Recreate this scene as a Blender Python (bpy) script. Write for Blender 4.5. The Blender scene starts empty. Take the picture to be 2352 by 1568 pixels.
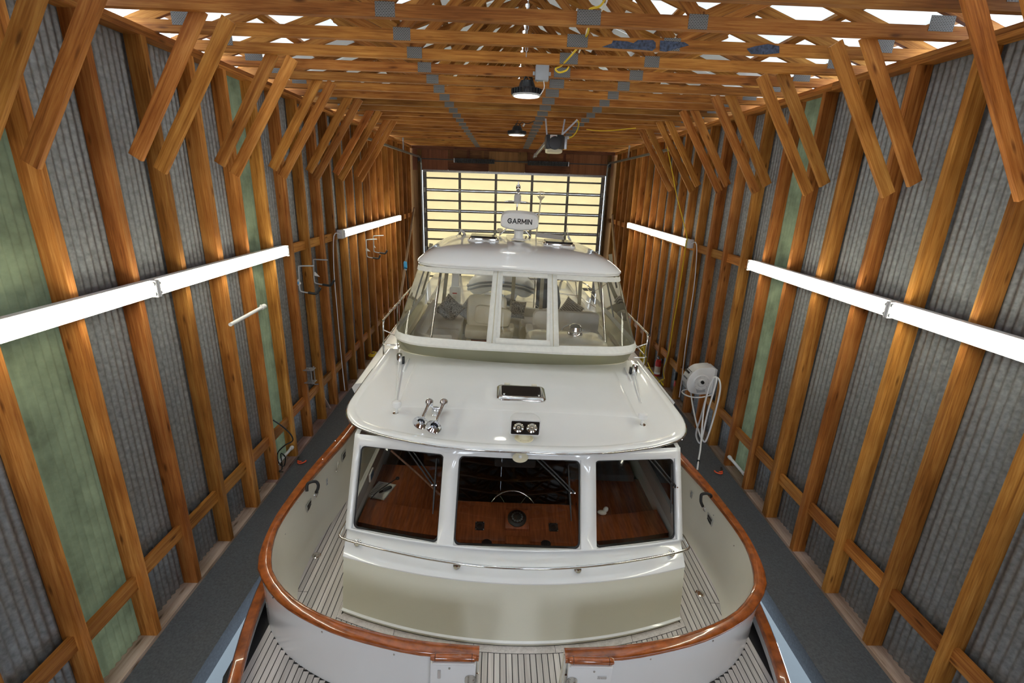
import bpy, bmesh, math, random
from mathutils import Vector, Matrix
random.seed(7)
sc = bpy.context.scene
COL = sc.collection

# ------------------------------------------------------------------ camera
CAM_H = 4.18
FPX, CX, CY = 1100.0, 1176.0, 784.0
_roll = math.radians(1.9)
_fy = Vector(((1163.0 - CX) / FPX, (431.0 - CY) / FPX, 1.0)).normalized()
_r = Vector((math.cos(_roll), math.sin(_roll), 0.0))
_r = (_r - _fy * _r.dot(_fy)).normalized()
_dn = _fy.cross(_r)
if _dn.y < 0: _dn = -_dn
# rows: world axes expressed in camera axes (x right, y down, z forward)
AX = (_r, _fy, -_dn)
cam_right = Vector((AX[0].x, AX[1].x, AX[2].x))
cam_down = Vector((AX[0].y, AX[1].y, AX[2].y))
cam_fwd = Vector((AX[0].z, AX[1].z, AX[2].z))
CAM = Vector((0, 0, CAM_H))
cd = bpy.data.cameras.new('camera')
cd.sensor_fit = 'HORIZONTAL'; cd.sensor_width = 36.0
cd.lens = 36.0 * FPX / 2352.0
cd.clip_start = 0.05; cd.clip_end = 300
cam = bpy.data.objects.new('camera', cd); COL.objects.link(cam)
up = -cam_down; back = -cam_fwd
cam.matrix_world = Matrix(((cam_right.x, up.x, back.x, CAM.x), (cam_right.y, up.y, back.y, CAM.y),
                           (cam_right.z, up.z, back.z, CAM.z), (0, 0, 0, 1)))
sc.camera = cam

# ------------------------------------------------------------------ world, light, exposure
w = bpy.data.worlds.new('overcast_sky'); sc.world = w; w.use_nodes = True
_bg = w.node_tree.nodes['Background']
_bg.inputs['Color'].default_value = (0.72, 0.85, 1.0, 1); _bg.inputs['Strength'].default_value = 4.6
WINDOW_W = 60.0       # daylight entering each window of the near end wall
TUBE_E = 18.0          # fluorescent tube emission
BAY_E = 14.0           # high bay lens emission
vs = sc.view_settings
sc.display_settings.display_device = 'sRGB'
vs.view_transform = 'Standard'; vs.look = 'None'; vs.gamma = 1.0; vs.use_curve_mapping = False
vs.exposure = 0.58
try:
    sc.cycles.max_bounces = 7; sc.cycles.diffuse_bounces = 4; sc.cycles.glossy_bounces = 4
    sc.cycles.transparent_max_bounces = 16; sc.cycles.transmission_bounces = 5
    sc.cycles.caustics_reflective = False; sc.cycles.caustics_refractive = False
    sc.cycles.sample_clamp_indirect = 4.0
except Exception:
    pass

def area(name, loc, rot, sx, sy, power, color):
    l = bpy.data.lights.new(name, 'AREA'); l.shape = 'RECTANGLE'; l.size = sx; l.size_y = sy
    l.energy = power; l.color = color
    o = bpy.data.objects.new(name, l); COL.objects.link(o); o.location = loc; o.rotation_euler = rot
    return o
# daylight at the windows of the near end wall (5 m behind the viewpoint)
for wx in (-1.9, 2.2):
    area('window_daylight', (wx, -4.92, 3.6), (math.radians(90), 0, 0), 1.5, 2.0, WINDOW_W, (0.90, 0.93, 1.0))

# ------------------------------------------------------------------ measuring helpers
YAW, HEEL, BX = 0.01461, 0.03093, 0.211
BROT = Matrix.Rotation(YAW, 3, 'Z') @ Matrix.Rotation(HEEL, 3, 'Y')
BORG = Vector((BX, 3.0, 0.0))
BLC = BROT.transposed() @ (CAM - BORG)
def _ray(px, py):
    return cam_right * ((px - CX) / FPX) + cam_down * ((py - CY) / FPX) + cam_fwd
def wp(px, py, X=None, Y=None, Z=None):
    d = _ray(px, py)
    t = X / d.x if X is not None else Y / d.y if Y is not None else (Z - CAM_H) / d.z
    return CAM + d * t
def lp(px, py, x=None, y=None, z=None):
    d = BROT.transposed() @ _ray(px, py)
    t = (x - BLC.x) / d.x if x is not None else (y - BLC.y) / d.y if y is not None else (z - BLC.z) / d.z
    return BLC + d * t

# ------------------------------------------------------------------ materials
def _nodes(name):
    m = bpy.data.materials.new(name); m.use_nodes = True
    nt = m.node_tree
    return m, nt, nt.nodes['Principled BSDF'], nt.nodes['Material Output']
def N(nt, typ, **kw):
    n = nt.nodes.new(typ)
    for k, v in kw.items():
        if k in n.inputs: n.inputs[k].default_value = v
        else: setattr(n, k, v)
    return n
def c4(c): return (c[0], c[1], c[2], 1.0)
def ramp(nt, stops):
    r = nt.nodes.new('ShaderNodeValToRGB')
    el = r.color_ramp.elements
    while len(el) < len(stops): el.new(0.5)
    for e, (p, c) in zip(el, stops): e.position = p; e.color = c4(c)
    return r
def mat(name, col, rough=0.5, metal=0.0, var=0.08, scale=6.0, bump=0.0, coat=0.0, spec=None, stretch=None, emis=None):
    m, nt, b, out = _nodes(name)
    tc = N(nt, 'ShaderNodeTexCoord')
    mp = N(nt, 'ShaderNodeMapping'); nt.links.new(tc.outputs['Object'], mp.inputs['Vector'])
    if stretch: mp.inputs['Scale'].default_value = stretch
    no = N(nt, 'ShaderNodeTexNoise', Scale=scale, Detail=4.0, Roughness=0.55)
    nt.links.new(mp.outputs['Vector'], no.inputs['Vector'])
    r = ramp(nt, [(0.3, [max(0, c * (1 - var)) for c in col]), (0.7, [min(1, c * (1 + var)) for c in col])])
    nt.links.new(no.outputs['Fac'], r.inputs['Fac']); nt.links.new(r.outputs['Color'], b.inputs['Base Color'])
    b.inputs['Roughness'].default_value = rough; b.inputs['Metallic'].default_value = metal
    b.inputs['Coat Weight'].default_value = coat; b.inputs['Coat Roughness'].default_value = 0.05
    if spec is not None: b.inputs['Specular IOR Level'].default_value = spec
    if bump:
        bp = N(nt, 'ShaderNodeBump', Strength=bump, Distance=0.01)
        nt.links.new(no.outputs['Fac'], bp.inputs['Height']); nt.links.new(bp.outputs['Normal'], b.inputs['Normal'])
    if emis:
        b.inputs['Emission Color'].default_value = c4(emis[0]); b.inputs['Emission Strength'].default_value = emis[1]
    return m
def wood(name, dark, mid, light, rough=0.6, coat=0.0, grain=38.0, vary=0.55, knots=True, hueshift=0.02):
    """boards: length runs along the local z axis; each object gets its own tone and its own grain"""
    m, nt, b, out = _nodes(name)
    L = nt.links.new
    tc = N(nt, 'ShaderNodeTexCoord'); oi = N(nt, 'ShaderNodeObjectInfo')
    off = N(nt, 'ShaderNodeVectorMath', operation='SCALE'); L(oi.outputs['Random'], off.inputs[0]); off.inputs['Scale'].default_value = 37.0
    add = N(nt, 'ShaderNodeVectorMath', operation='ADD'); L(tc.outputs['Object'], add.inputs[0]); L(off.outputs[0], add.inputs[1])
    mp = N(nt, 'ShaderNodeMapping'); mp.inputs['Scale'].default_value = (1, 1, 0.045); L(add.outputs[0], mp.inputs['Vector'])
    big = N(nt, 'ShaderNodeTexNoise', Scale=grain * 0.35, Detail=3.0, Distortion=1.2); L(mp.outputs[0], big.inputs['Vector'])
    fine = N(nt, 'ShaderNodeTexNoise', Scale=grain * 2.2, Detail=4.0, Roughness=0.6, Distortion=0.4); L(mp.outputs[0], fine.inputs['Vector'])
    mx = N(nt, 'ShaderNodeMath', operation='MULTIPLY_ADD'); L(fine.outputs['Fac'], mx.inputs[0]); mx.inputs[1].default_value = 0.5
    hb = N(nt, 'ShaderNodeMath', operation='MULTIPLY'); L(big.outputs['Fac'], hb.inputs[0]); hb.inputs[1].default_value = 0.55; L(hb.outputs[0], mx.inputs[2])
    r = ramp(nt, [(0.36, dark), (0.5, mid), (0.68, light)]); L(mx.outputs[0], r.inputs['Fac'])
    colr = r.outputs['Color']
    if knots:
        mp2 = N(nt, 'ShaderNodeMapping'); mp2.inputs['Scale'].default_value = (9, 9, 2.2); L(add.outputs[0], mp2.inputs['Vector'])
        vo = N(nt, 'ShaderNodeTexVoronoi', Scale=1.0); L(mp2.outputs[0], vo.inputs['Vector'])
        kr = ramp(nt, [(0.05, (0.25, 0.18, 0.12)), (0.16, (1, 1, 1))]); L(vo.outputs['Distance'], kr.inputs['Fac'])
        mk = N(nt, 'ShaderNodeMix', data_type='RGBA', blend_type='MULTIPLY'); mk.inputs[0].default_value = 0.85
        L(colr, mk.inputs[6]); L(kr.outputs['Color'], mk.inputs[7]); colr = mk.outputs[2]
        st = N(nt, 'ShaderNodeTexNoise', Scale=1.6, Detail=2.0); L(add.outputs[0], st.inputs['Vector'])
        sr = ramp(nt, [(0.35, (0.72, 0.66, 0.60)), (0.62, (1.05, 1.05, 1.05))]); L(st.outputs['Fac'], sr.inputs['Fac'])
        mk2 = N(nt, 'ShaderNodeMix', data_type='RGBA', blend_type='MULTIPLY'); mk2.inputs[0].default_value = 1.0
        L(colr, mk2.inputs[6]); L(sr.outputs['Color'], mk2.inputs[7]); colr = mk2.outputs[2]
    hs = N(nt, 'ShaderNodeHueSaturation'); L(colr, hs.inputs['Color'])
    vr = N(nt, 'ShaderNodeMapRange'); L(oi.outputs['Random'], vr.inputs['Value'])
    vr.inputs['To Min'].default_value = 1.0 - vary * 0.5; vr.inputs['To Max'].default_value = 1.0 + vary * 0.5
    L(vr.outputs[0], hs.inputs['Value'])
    wn = N(nt, 'ShaderNodeTexWhiteNoise', noise_dimensions='1D'); L(oi.outputs['Random'], wn.inputs['W'])
    hr = N(nt, 'ShaderNodeMapRange'); L(wn.outputs['Value'], hr.inputs['Value'])
    hr.inputs['To Min'].default_value = 0.5 - hueshift; hr.inputs['To Max'].default_value = 0.5 + hueshift
    L(hr.outputs[0], hs.inputs['Hue'])
    L(hs.outputs['Color'], b.inputs['Base Color'])
    b.inputs['Roughness'].default_value = rough; b.inputs['Coat Weight'].default_value = coat; b.inputs['Coat Roughness'].default_value = 0.06
    b.inputs['Specular IOR Level'].default_value = 0.2
    bp = N(nt, 'ShaderNodeBump', Strength=0.15 if not coat else 0.03, Distance=0.004); L(mx.outputs[0], bp.inputs['Height']); L(bp.outputs[0], b.inputs['Normal'])
    return m
def glass(name, tint, refl=1.0, rough=0.0, ior=1.45, haze=None):
    """thin pane: tinted see-through plus mirror reflection by angle"""
    m, nt, b, out = _nodes(name); nt.nodes.remove(b)
    L = nt.links.new
    tc = N(nt, 'ShaderNodeTexCoord')
    no = N(nt, 'ShaderNodeTexNoise', Scale=3.0, Detail=2.0); L(tc.outputs['Object'], no.inputs['Vector'])
    r = ramp(nt, [(0.3, [t * 0.94 for t in tint]), (0.7, tint)]); L(no.outputs['Fac'], r.inputs['Fac'])
    t = N(nt, 'ShaderNodeBsdfTransparent'); L(r.outputs['Color'], t.inputs['Color'])
    g = N(nt, 'ShaderNodeBsdfGlossy', Roughness=rough)
    f = N(nt, 'ShaderNodeFresnel', IOR=ior)
    k = N(nt, 'ShaderNodeMath', operation='MULTIPLY'); L(f.outputs[0], k.inputs[0]); k.inputs[1].default_value = refl
    mx = N(nt, 'ShaderNodeMixShader'); L(k.outputs[0], mx.inputs[0]); L(t.outputs[0], mx.inputs[1]); L(g.outputs[0], mx.inputs[2])
    res = mx.outputs[0]
    if haze:
        d = N(nt, 'ShaderNodeBsdfTranslucent'); d.inputs['Color'].default_value = c4(haze[0]); d2 = N(nt, 'ShaderNodeBsdfDiffuse'); d2.inputs['Color'].default_value = c4(haze[0])
        a_ = N(nt, 'ShaderNodeMixShader'); a_.inputs[0].default_value = .4; L(d2.outputs[0], a_.inputs[1]); L(d.outputs[0], a_.inputs[2])
        h_ = N(nt, 'ShaderNodeMixShader'); h_.inputs[0].default_value = haze[1]; L(res, h_.inputs[1]); L(a_.outputs[0], h_.inputs[2]); res = h_.outputs[0]
    L(res, out.inputs['Surface'])
    return m
def translucent(name, col, trans=0.6, var=0.1, scale=2.5, spots=False, rough=0.5):
    m, nt, b, out = _nodes(name); nt.nodes.remove(b)
    L = nt.links.new
    tc = N(nt, 'ShaderNodeTexCoord')
    no = N(nt, 'ShaderNodeTexNoise', Scale=scale, Detail=5.0, Roughness=0.6); L(tc.outputs['Object'], no.inputs['Vector'])
    r = ramp(nt, [(0.32, [c * (1 - var) for c in col]), (0.68, [min(1, c * (1 + var)) for c in col])]); L(no.outputs['Fac'], r.inputs['Fac'])
    colr = r.outputs['Color']
    if spots:
        n2 = N(nt, 'ShaderNodeTexNoise', Scale=28.0, Detail=2.0); L(tc.outputs['Object'], n2.inputs['Vector'])
        n3 = N(nt, 'ShaderNodeTexNoise', Scale=1.1, Detail=1.0); L(tc.outputs['Object'], n3.inputs['Vector'])
        mu = N(nt, 'ShaderNodeMath', operation='MULTIPLY'); L(n2.outputs['Fac'], mu.inputs[0]); L(n3.outputs['Fac'], mu.inputs[1])
        sr = ramp(nt, [(0.36, (1, 1, 1)), (0.44, (0.78, 0.66, 0.5))]); L(mu.outputs[0], sr.inputs['Fac'])
        mk = N(nt, 'ShaderNodeMix', data_type='RGBA', blend_type='MULTIPLY'); mk.inputs[0].default_value = 1.0
        L(colr, mk.inputs[6]); L(sr.outputs['Color'], mk.inputs[7]); colr = mk.outputs[2]
    d = N(nt, 'ShaderNodeBsdfDiffuse'); t = N(nt, 'ShaderNodeBsdfTranslucent')
    L(colr, d.inputs['Color']); L(colr, t.inputs['Color'])
    mx = N(nt, 'ShaderNodeMixShader'); mx.inputs[0].default_value = trans; L(d.outputs[0], mx.inputs[1]); L(t.outputs[0], mx.inputs[2])
    L(mx.outputs[0], out.inputs['Surface'])
    return m
def emit(name, col, strength):
    m, nt, b, out = _nodes(name)
    b.inputs['Base Color'].default_value = c4(col)
    tc = N(nt, 'ShaderNodeTexCoord'); no = N(nt, 'ShaderNodeTexNoise', Scale=3.0); nt.links.new(tc.outputs['Object'], no.inputs['Vector'])
    r = ramp(nt, [(0.2, [c * 0.96 for c in col]), (0.8, col)]); nt.links.new(no.outputs['Fac'], r.inputs['Fac'])
    nt.links.new(r.outputs['Color'], b.inputs['Emission Color'])
    b.inputs['Emission Strength'].default_value = strength
    return m

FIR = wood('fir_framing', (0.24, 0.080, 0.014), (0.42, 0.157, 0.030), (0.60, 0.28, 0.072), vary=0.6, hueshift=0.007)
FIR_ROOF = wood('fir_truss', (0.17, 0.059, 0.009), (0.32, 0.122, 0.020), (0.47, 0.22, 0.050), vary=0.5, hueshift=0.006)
FIR_DARK = wood('fir_aged', (0.08, 0.028, 0.010), (0.15, 0.060, 0.021), (0.23, 0.10, 0.038), vary=0.5)
PLY = wood('plywood', (0.16, 0.065, 0.022), (0.24, 0.105, 0.038), (0.32, 0.15, 0.058), grain=10, vary=0.4, knots=False)
SILL = wood('weathered_sill', (0.34, 0.22, 0.17), (0.45, 0.32, 0.26), (0.55, 0.42, 0.36), vary=0.25)
OLDPOLE = wood('grey_pole', (0.22, 0.12, 0.075), (0.35, 0.20, 0.13), (0.46, 0.29, 0.20), vary=0.2, knots=False)
TEAK_V = mat('varnished_teak', (0.31, 0.075, 0.011), rough=0.22, var=0.38, scale=9.0, coat=1.0, stretch=(1.2, 1.2, 5.0))
TEAK_D = wood('teak_deck', (0.46, 0.42, 0.40), (0.57, 0.53, 0.51), (0.68, 0.64, 0.62), rough=0.8, vary=0.28, knots=False, grain=30, hueshift=0.01)
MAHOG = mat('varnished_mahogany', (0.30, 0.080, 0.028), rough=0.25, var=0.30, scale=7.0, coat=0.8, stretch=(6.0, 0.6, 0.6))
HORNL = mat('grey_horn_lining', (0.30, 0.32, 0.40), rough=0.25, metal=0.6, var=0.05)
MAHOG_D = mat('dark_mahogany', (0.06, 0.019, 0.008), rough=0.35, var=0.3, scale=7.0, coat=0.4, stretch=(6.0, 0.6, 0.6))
GEL = mat('white_gelcoat', (0.84, 0.845, 0.845), rough=0.22, var=0.012, scale=2.0, coat=0.7)
GEL_C = mat('cream_gelcoat', (0.87, 0.83, 0.70), rough=0.22, var=0.015, scale=2.0, coat=0.6)
NONSKID = mat('matt_cream_gelcoat', (0.64, 0.62, 0.52), rough=0.55, var=0.02, scale=240.0, bump=0.05)
CAULK = mat('black_caulk', (0.012, 0.012, 0.014), rough=0.7)
STEEL = mat('polished_stainless', (0.72, 0.72, 0.70), rough=0.10, metal=1.0, var=0.03)
CHROME = mat('chrome', (0.80, 0.81, 0.84), rough=0.05, metal=1.0, var=0.02)
GALV = mat('galvanised_sheet', (0.26, 0.265, 0.27), rough=0.45, metal=0.55, var=0.30, scale=24.0)
GALV2 = mat('galvanised_hardware', (0.46, 0.47, 0.49), rough=0.40, metal=0.8, var=0.15, scale=30.0)
PLATE = mat('truss_plate_steel', (0.34, 0.33, 0.31), rough=0.5, metal=0.6, var=0.2, scale=60.0)
TEETH = mat('truss_plate_slots', (0.05, 0.045, 0.04), rough=0.8)
FRPG = translucent('green_fibreglass', (0.17, 0.195, 0.115), trans=0.06, var=0.35, scale=3.0)
ROOFW = translucent('white_roof_sheet', (0.80, 0.80, 0.78), trans=0.46, var=0.03)
ROOFD = translucent('dense_white_roof_sheet', (0.80, 0.80, 0.77), trans=0.16, var=0.03)
DOORP = translucent('tan_fibreglass', (0.80, 0.70, 0.49), trans=0.50, var=0.05, scale=1.3, spots=True)
DOORM = mat('door_aluminium', (0.15, 0.135, 0.12), rough=0.55, metal=0.1, var=0.12, scale=12)
TRACK = mat('track_steel', (0.28, 0.29, 0.26), rough=0.4, metal=0.7, var=0.12, scale=12)
BLACK = mat('black_plastic', (0.012, 0.012, 0.013), rough=0.4)
RUBBER = mat('black_rubber', (0.016, 0.016, 0.017), rough=0.65)
CHAR = mat('charcoal_canvas', (0.045, 0.047, 0.05), rough=0.85, var=0.25, scale=9, bump=0.3)
WHITEP = mat('white_plastic', (0.78, 0.78, 0.78), rough=0.4, var=0.02)
GREYP = mat('grey_plastic', (0.36, 0.38, 0.40), rough=0.5)
LGREY = mat('light_grey_plastic', (0.62, 0.63, 0.64), rough=0.45, var=0.03)
CREAMP = mat('cream_plastic', (0.74, 0.68, 0.50), rough=0.4, var=0.03)
YELLOW = mat('yellow_jacket', (0.78, 0.55, 0.02), rough=0.45, var=0.08)
RED = mat('red_paint', (0.50, 0.02, 0.015), rough=0.3, var=0.05)
ORANGE = mat('orange_rubber', (0.80, 0.10, 0.03), rough=0.45)
BLUE = mat('blue_plastic', (0.03, 0.22, 0.45), rough=0.4)
LBLUE = mat('light_blue_print', (0.12, 0.45, 0.85), rough=0.5)
PAPER = mat('paper', (0.78, 0.77, 0.74), rough=0.8, var=0.04)
INK = mat('black_ink', (0.012, 0.012, 0.015), rough=0.5)
DOCKM = mat('dark_grey_dock_coating', (0.075, 0.082, 0.092), rough=0.55, var=0.30, scale=55.0, bump=0.10)
EDGE = mat('pale_edge_trim', (0.62, 0.62, 0.62), rough=0.5)
CANVAS = mat('white_canvas', (0.76, 0.76, 0.72), rough=0.75, var=0.04, scale=20, bump=0.15)
BEIGE = mat('beige_canvas', (0.55, 0.50, 0.36), rough=0.8, var=0.08, scale=15, bump=0.15)
VINYLC = mat('cream_upholstery', (0.82, 0.76, 0.61), rough=0.5, var=0.05, scale=5, bump=0.1)
VINYLG = mat('pale_grey_upholstery', (0.80, 0.76, 0.70), rough=0.55, var=0.05, scale=5, bump=0.1)
HYP = mat('white_tube_fabric', (0.76, 0.77, 0.76), rough=0.45, var=0.05, scale=4, bump=0.15)
VINYL = glass('clear_vinyl', (0.98, 0.975, 0.95), refl=1.0, ior=1.40, haze=((0.75, 0.74, 0.68), 0.06))
SMOKE = glass('smoked_acrylic', (0.74, 0.74, 0.58), refl=0.9, rough=0.02, haze=((0.70, 0.69, 0.50), 0.42))
PANE = glass('windscreen_glass', (0.74, 0.74, 0.70), refl=1.0)
DARKP = mat('dark_tinted_acrylic', (0.016, 0.011, 0.010), rough=0.12, spec=0.25)
WATER = mat('dark_water', (0.010, 0.018, 0.018), rough=0.06, bump=0.4, scale=3.0)
TUBE = emit('fluorescent_tube', (1.0, 0.98, 0.80), TUBE_E)
BAYL = emit('high_bay_lens', (1.0, 0.96, 0.82), BAY_E)

# ------------------------------------------------------------------ mesh helpers
MLOC = {}
def link(name, me, m=None, parent=None, M=None):
    o = bpy.data.objects.new(name, me); COL.objects.link(o)
    if m is not None and not me.materials: me.materials.append(m)
    if parent is not None: o.parent = parent
    if M is not None: o.matrix_local = M; MLOC[o.name] = M.copy()
    return o
def mesh(name, V, F, m, parent=None, smooth=False, M=None, auto=None):
    me = bpy.data.meshes.new(name)
    me.from_pydata([tuple(v) for v in V], [], F)
    bm = bmesh.new(); bm.from_mesh(me)
    bmesh.ops.recalc_face_normals(bm, faces=bm.faces)
    bm.to_mesh(me); bm.free()
    if smooth:
        me.polygons.foreach_set('use_smooth', [True] * len(me.polygons))
        if auto is not None:
            try: me.set_sharp_from_angle(angle=math.radians(auto))
            except Exception: pass
    return link(name, me, m, parent, M)
_cache = {}
def box_mesh(sx, sy, sz, m, bev=0.0, key='box'):
    k = (key, round(sx, 4), round(sy, 4), round(sz, 4), m.name, bev)
    if k in _cache: return _cache[k]
    bm = bmesh.new(); bmesh.ops.create_cube(bm, size=1.0)
    bmesh.ops.scale(bm, vec=(sx, sy, sz), verts=bm.verts)
    if bev: bmesh.ops.bevel(bm, geom=bm.edges[:], offset=bev, segments=2, affect='EDGES', profile=0.6)
    me = bpy.data.meshes.new(key); bm.to_mesh(me); bm.free(); me.materials.append(m)
    if bev: me.polygons.foreach_set('use_smooth', [True] * len(me.polygons)); me.set_sharp_from_angle(angle=math.radians(40))
    _cache[k] = me
    return me
def box(name, c, s, m, parent=None, rot=None, bev=0.0):
    M = Matrix.Translation(Vector(c))
    if rot: M = M @ (Matrix.Rotation(rot[2], 4, 'Z') @ Matrix.Rotation(rot[1], 4, 'Y') @ Matrix.Rotation(rot[0], 4, 'X'))
    return link(name, box_mesh(s[0], s[1], s[2], m, bev), None, parent, M)
def frame_of(A, B, wdir):
    A = Vector(A); B = Vector(B); z = (B - A).normalized(); x = Vector(wdir); x = (x - z * x.dot(z)).normalized(); y = z.cross(x)
    return Matrix(((x.x, y.x, z.x, 0), (x.y, y.y, z.y, 0), (x.z, y.z, z.z, 0), (0, 0, 0, 1))), (B - A).length
def board(name, A, B, w_, t_, m, parent=None, wdir=(1, 0, 0)):
    R4, ln = frame_of(A, B, wdir)
    M = Matrix.Translation((Vector(A) + Vector(B)) / 2) @ R4
    return link(name, box_mesh(w_, t_, ln, m, 0.0, 'board'), None, parent, M)
def catmull(pts, n=6, closed=False):
    P = [Vector(p) for p in pts]; out = []
    k = len(P); rng = range(k) if closed else range(k - 1)
    for i in rng:
        p0 = P[(i - 1) % k] if closed or i > 0 else P[i]
        p1 = P[i]; p2 = P[(i + 1) % k]
        p3 = P[(i + 2) % k] if closed or i + 2 < k else P[(i + 1) % k]
        for j in range(n):
            t = j / n
            out.append(0.5 * ((2 * p1) + (p2 - p0) * t + (2 * p0 - 5 * p1 + 4 * p2 - p3) * t * t + (3 * p1 - p0 - 3 * p2 + p3) * t ** 3))
    if not closed: out.append(P[-1])
    return out
def resample(pts, n):
    P = [Vector(p) for p in pts]; d = [0]
    for a, b in zip(P, P[1:]): d.append(d[-1] + (b - a).length)
    out = []; j = 0
    for i in range(n):
        s = d[-1] * i / (n - 1)
        while j < len(P) - 2 and d[j + 1] < s: j += 1
        seg = d[j + 1] - d[j]
        out.append(P[j].lerp(P[j + 1], (s - d[j]) / seg if seg > 1e-9 else 0))
    return out
def tube_geo(pts, r, n=8, closed=False, caps=True):
    P = [Vector(p) for p in pts]; V = []; F = []
    k = len(P); rad = r if isinstance(r, (list, tuple)) else [r] * k
    prev = None
    for i in range(k):
        if closed: t = (P[(i + 1) % k] - P[i - 1])
        else: t = (P[min(i + 1, k - 1)] - P[max(i - 1, 0)])
        t = t.normalized() if t.length > 1e-9 else Vector((0, 0, 1))
        if prev is None:
            a = Vector((0, 0, 1)) if abs(t.z) < 0.9 else Vector((1, 0, 0))
            u = t.cross(a).normalized()
        else:
            u = (prev - t * prev.dot(t)); u = u.normalized() if u.length > 1e-6 else t.orthogonal().normalized()
        prev = u; v = t.cross(u)
        for j in range(n):
            an = 2 * math.pi * j / n
            V.append(P[i] + (u * math.cos(an) + v * math.sin(an)) * rad[i])
    for i in range(k if closed else k - 1):
        for j in range(n):
            a = i * n + j; b_ = i * n + (j + 1) % n; c = ((i + 1) % k) * n + (j + 1) % n; d = ((i + 1) % k) * n + j
            F.append((a, b_, c, d))
    if caps and not closed:
        F.append(tuple(range(n))[::-1]); F.append(tuple((k - 1) * n + j for j in range(n)))
    return V, F
def tube(name, pts, r, m, parent=None, n=8, closed=False, smooth_n=0):
    if smooth_n: pts = catmull(pts, smooth_n, closed)
    V, F = tube_geo(pts, r, n, closed)
    return mesh(name, V, F, m, parent, smooth=True, auto=50)
def lathe(name, prof, m, parent=None, M=None, n=24, smooth=True, auto=35, cap=True):
    V = []; F = []
    for r_, z_ in prof:
        for j in range(n):
            a = 2 * math.pi * j / n; V.append((r_ * math.cos(a), r_ * math.sin(a), z_))
    for i in range(len(prof) - 1):
        for j in range(n):
            F.append((i * n + j, i * n + (j + 1) % n, (i + 1) * n + (j + 1) % n, (i + 1) * n + j))
    if cap and prof[0][0] > 1e-4: F.append(tuple(range(n))[::-1])
    if cap and prof[-1][0] > 1e-4: F.append(tuple((len(prof) - 1) * n + j for j in range(n)))
    o = mesh(name, V, F, m, parent, smooth, M, auto)
    bm = bmesh.new(); bm.from_mesh(o.data); bmesh.ops.remove_doubles(bm, verts=bm.verts, dist=1e-5); bm.to_mesh(o.data); bm.free()
    return o
def loft(name, rings, m, parent=None, closed=False, smooth=True, auto=40, cap=False, thick=0.0):
    n = len(rings[0]); V = [p for r_ in rings for p in r_]; F = []
    for i in range(len(rings) - 1):
        for j in range(n if closed else n - 1):
            F.append((i * n + j, i * n + (j + 1) % n, (i + 1) * n + (j + 1) % n, (i + 1) * n + j))
    if cap and closed:
        F.append(tuple(range(n))[::-1]); F.append(tuple((len(rings) - 1) * n + j for j in range(n)))
    o = mesh(name, V, F, m, parent, smooth, None, auto)
    if thick:
        md = o.modifiers.new('thickness', 'SOLIDIFY'); md.thickness = thick; md.offset = -1
    return o
def prism(name, poly, h, m, parent=None, M=None, bev=0.0):
    """polygon (x,y) extruded in +z by h"""
    n = len(poly)
    V = [(p[0], p[1], 0) for p in poly] + [(p[0], p[1], h) for p in poly]
    F = [tuple(range(n))[::-1], tuple(range(n, 2 * n))] + [(i, (i + 1) % n, n + (i + 1) % n, n + i) for i in range(n)]
    o = mesh(name, V, F, m, parent, False, M)
    if bev:
        bm = bmesh.new(); bm.from_mesh(o.data); bmesh.ops.bevel(bm, geom=bm.edges[:], offset=bev, segments=2, affect='EDGES'); bm.to_mesh(o.data); bm.free()
        o.data.polygons.foreach_set('use_smooth', [True] * len(o.data.polygons)); o.data.set_sharp_from_angle(angle=math.radians(40))
    return o
def rrect(x0, y0, x1, y1, r, n=5):
    out = []
    for cx, cy, a0 in ((x1 - r, y1 - r, 0), (x0 + r, y1 - r, 90), (x0 + r, y0 + r, 180), (x1 - r, y0 + r, 270)):
        for i in range(n + 1):
            a = math.radians(a0 + 90 * i / n); out.append((cx + r * math.cos(a), cy + r * math.sin(a)))
    return out
def blob(name, c, s, m, parent=None, rot=None, e=0.5, nu=20, nv=12):
    """superellipsoid: soft box or cushion (e below 1 = boxier)"""
    def pw(v, p): return math.copysign(abs(v) ** p, v)
    V = []; F = []
    for i in range(nv + 1):
        ph = -math.pi / 2 + math.pi * i / nv
        for j in range(nu):
            th = 2 * math.pi * j / nu
            V.append((s[0] / 2 * pw(math.cos(ph), e) * pw(math.cos(th), e), s[1] / 2 * pw(math.cos(ph), e) * pw(math.sin(th), e), s[2] / 2 * pw(math.sin(ph), e)))
    for i in range(nv):
        for j in range(nu): F.append((i * nu + j, i * nu + (j + 1) % nu, (i + 1) * nu + (j + 1) % nu, (i + 1) * nu + j))
    M = Matrix.Translation(Vector(c))
    if rot: M = M @ (Matrix.Rotation(rot[2], 4, 'Z') @ Matrix.Rotation(rot[1], 4, 'Y') @ Matrix.Rotation(rot[0], 4, 'X'))
    o = mesh(name, V, F, m, parent, True, M)
    bm = bmesh.new(); bm.from_mesh(o.data); bmesh.ops.remove_doubles(bm, verts=bm.verts, dist=1e-5); bmesh.ops.recalc_face_normals(bm, faces=bm.faces); bm.to_mesh(o.data); bm.free()
    return o
def align(z, origin, xdir=(1, 0, 0)):
    z = Vector(z).normalized(); x = Vector(xdir); x = x - z * x.dot(z)
    if x.length < 1e-4: x = z.orthogonal()
    x.normalize(); y = z.cross(x)
    return Matrix(((x.x, y.x, z.x, origin[0]), (x.y, y.y, z.y, origin[1]), (x.z, y.z, z.z, origin[2]), (0, 0, 0, 1)))
def empty(name, loc=(0, 0, 0), M=None, parent=None):
    o = bpy.data.objects.new(name, None); COL.objects.link(o); o.empty_display_size = 0.1
    if parent is not None: o.parent = parent
    if M is not None: o.matrix_local = M
    else: o.location = loc
    return o
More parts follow.
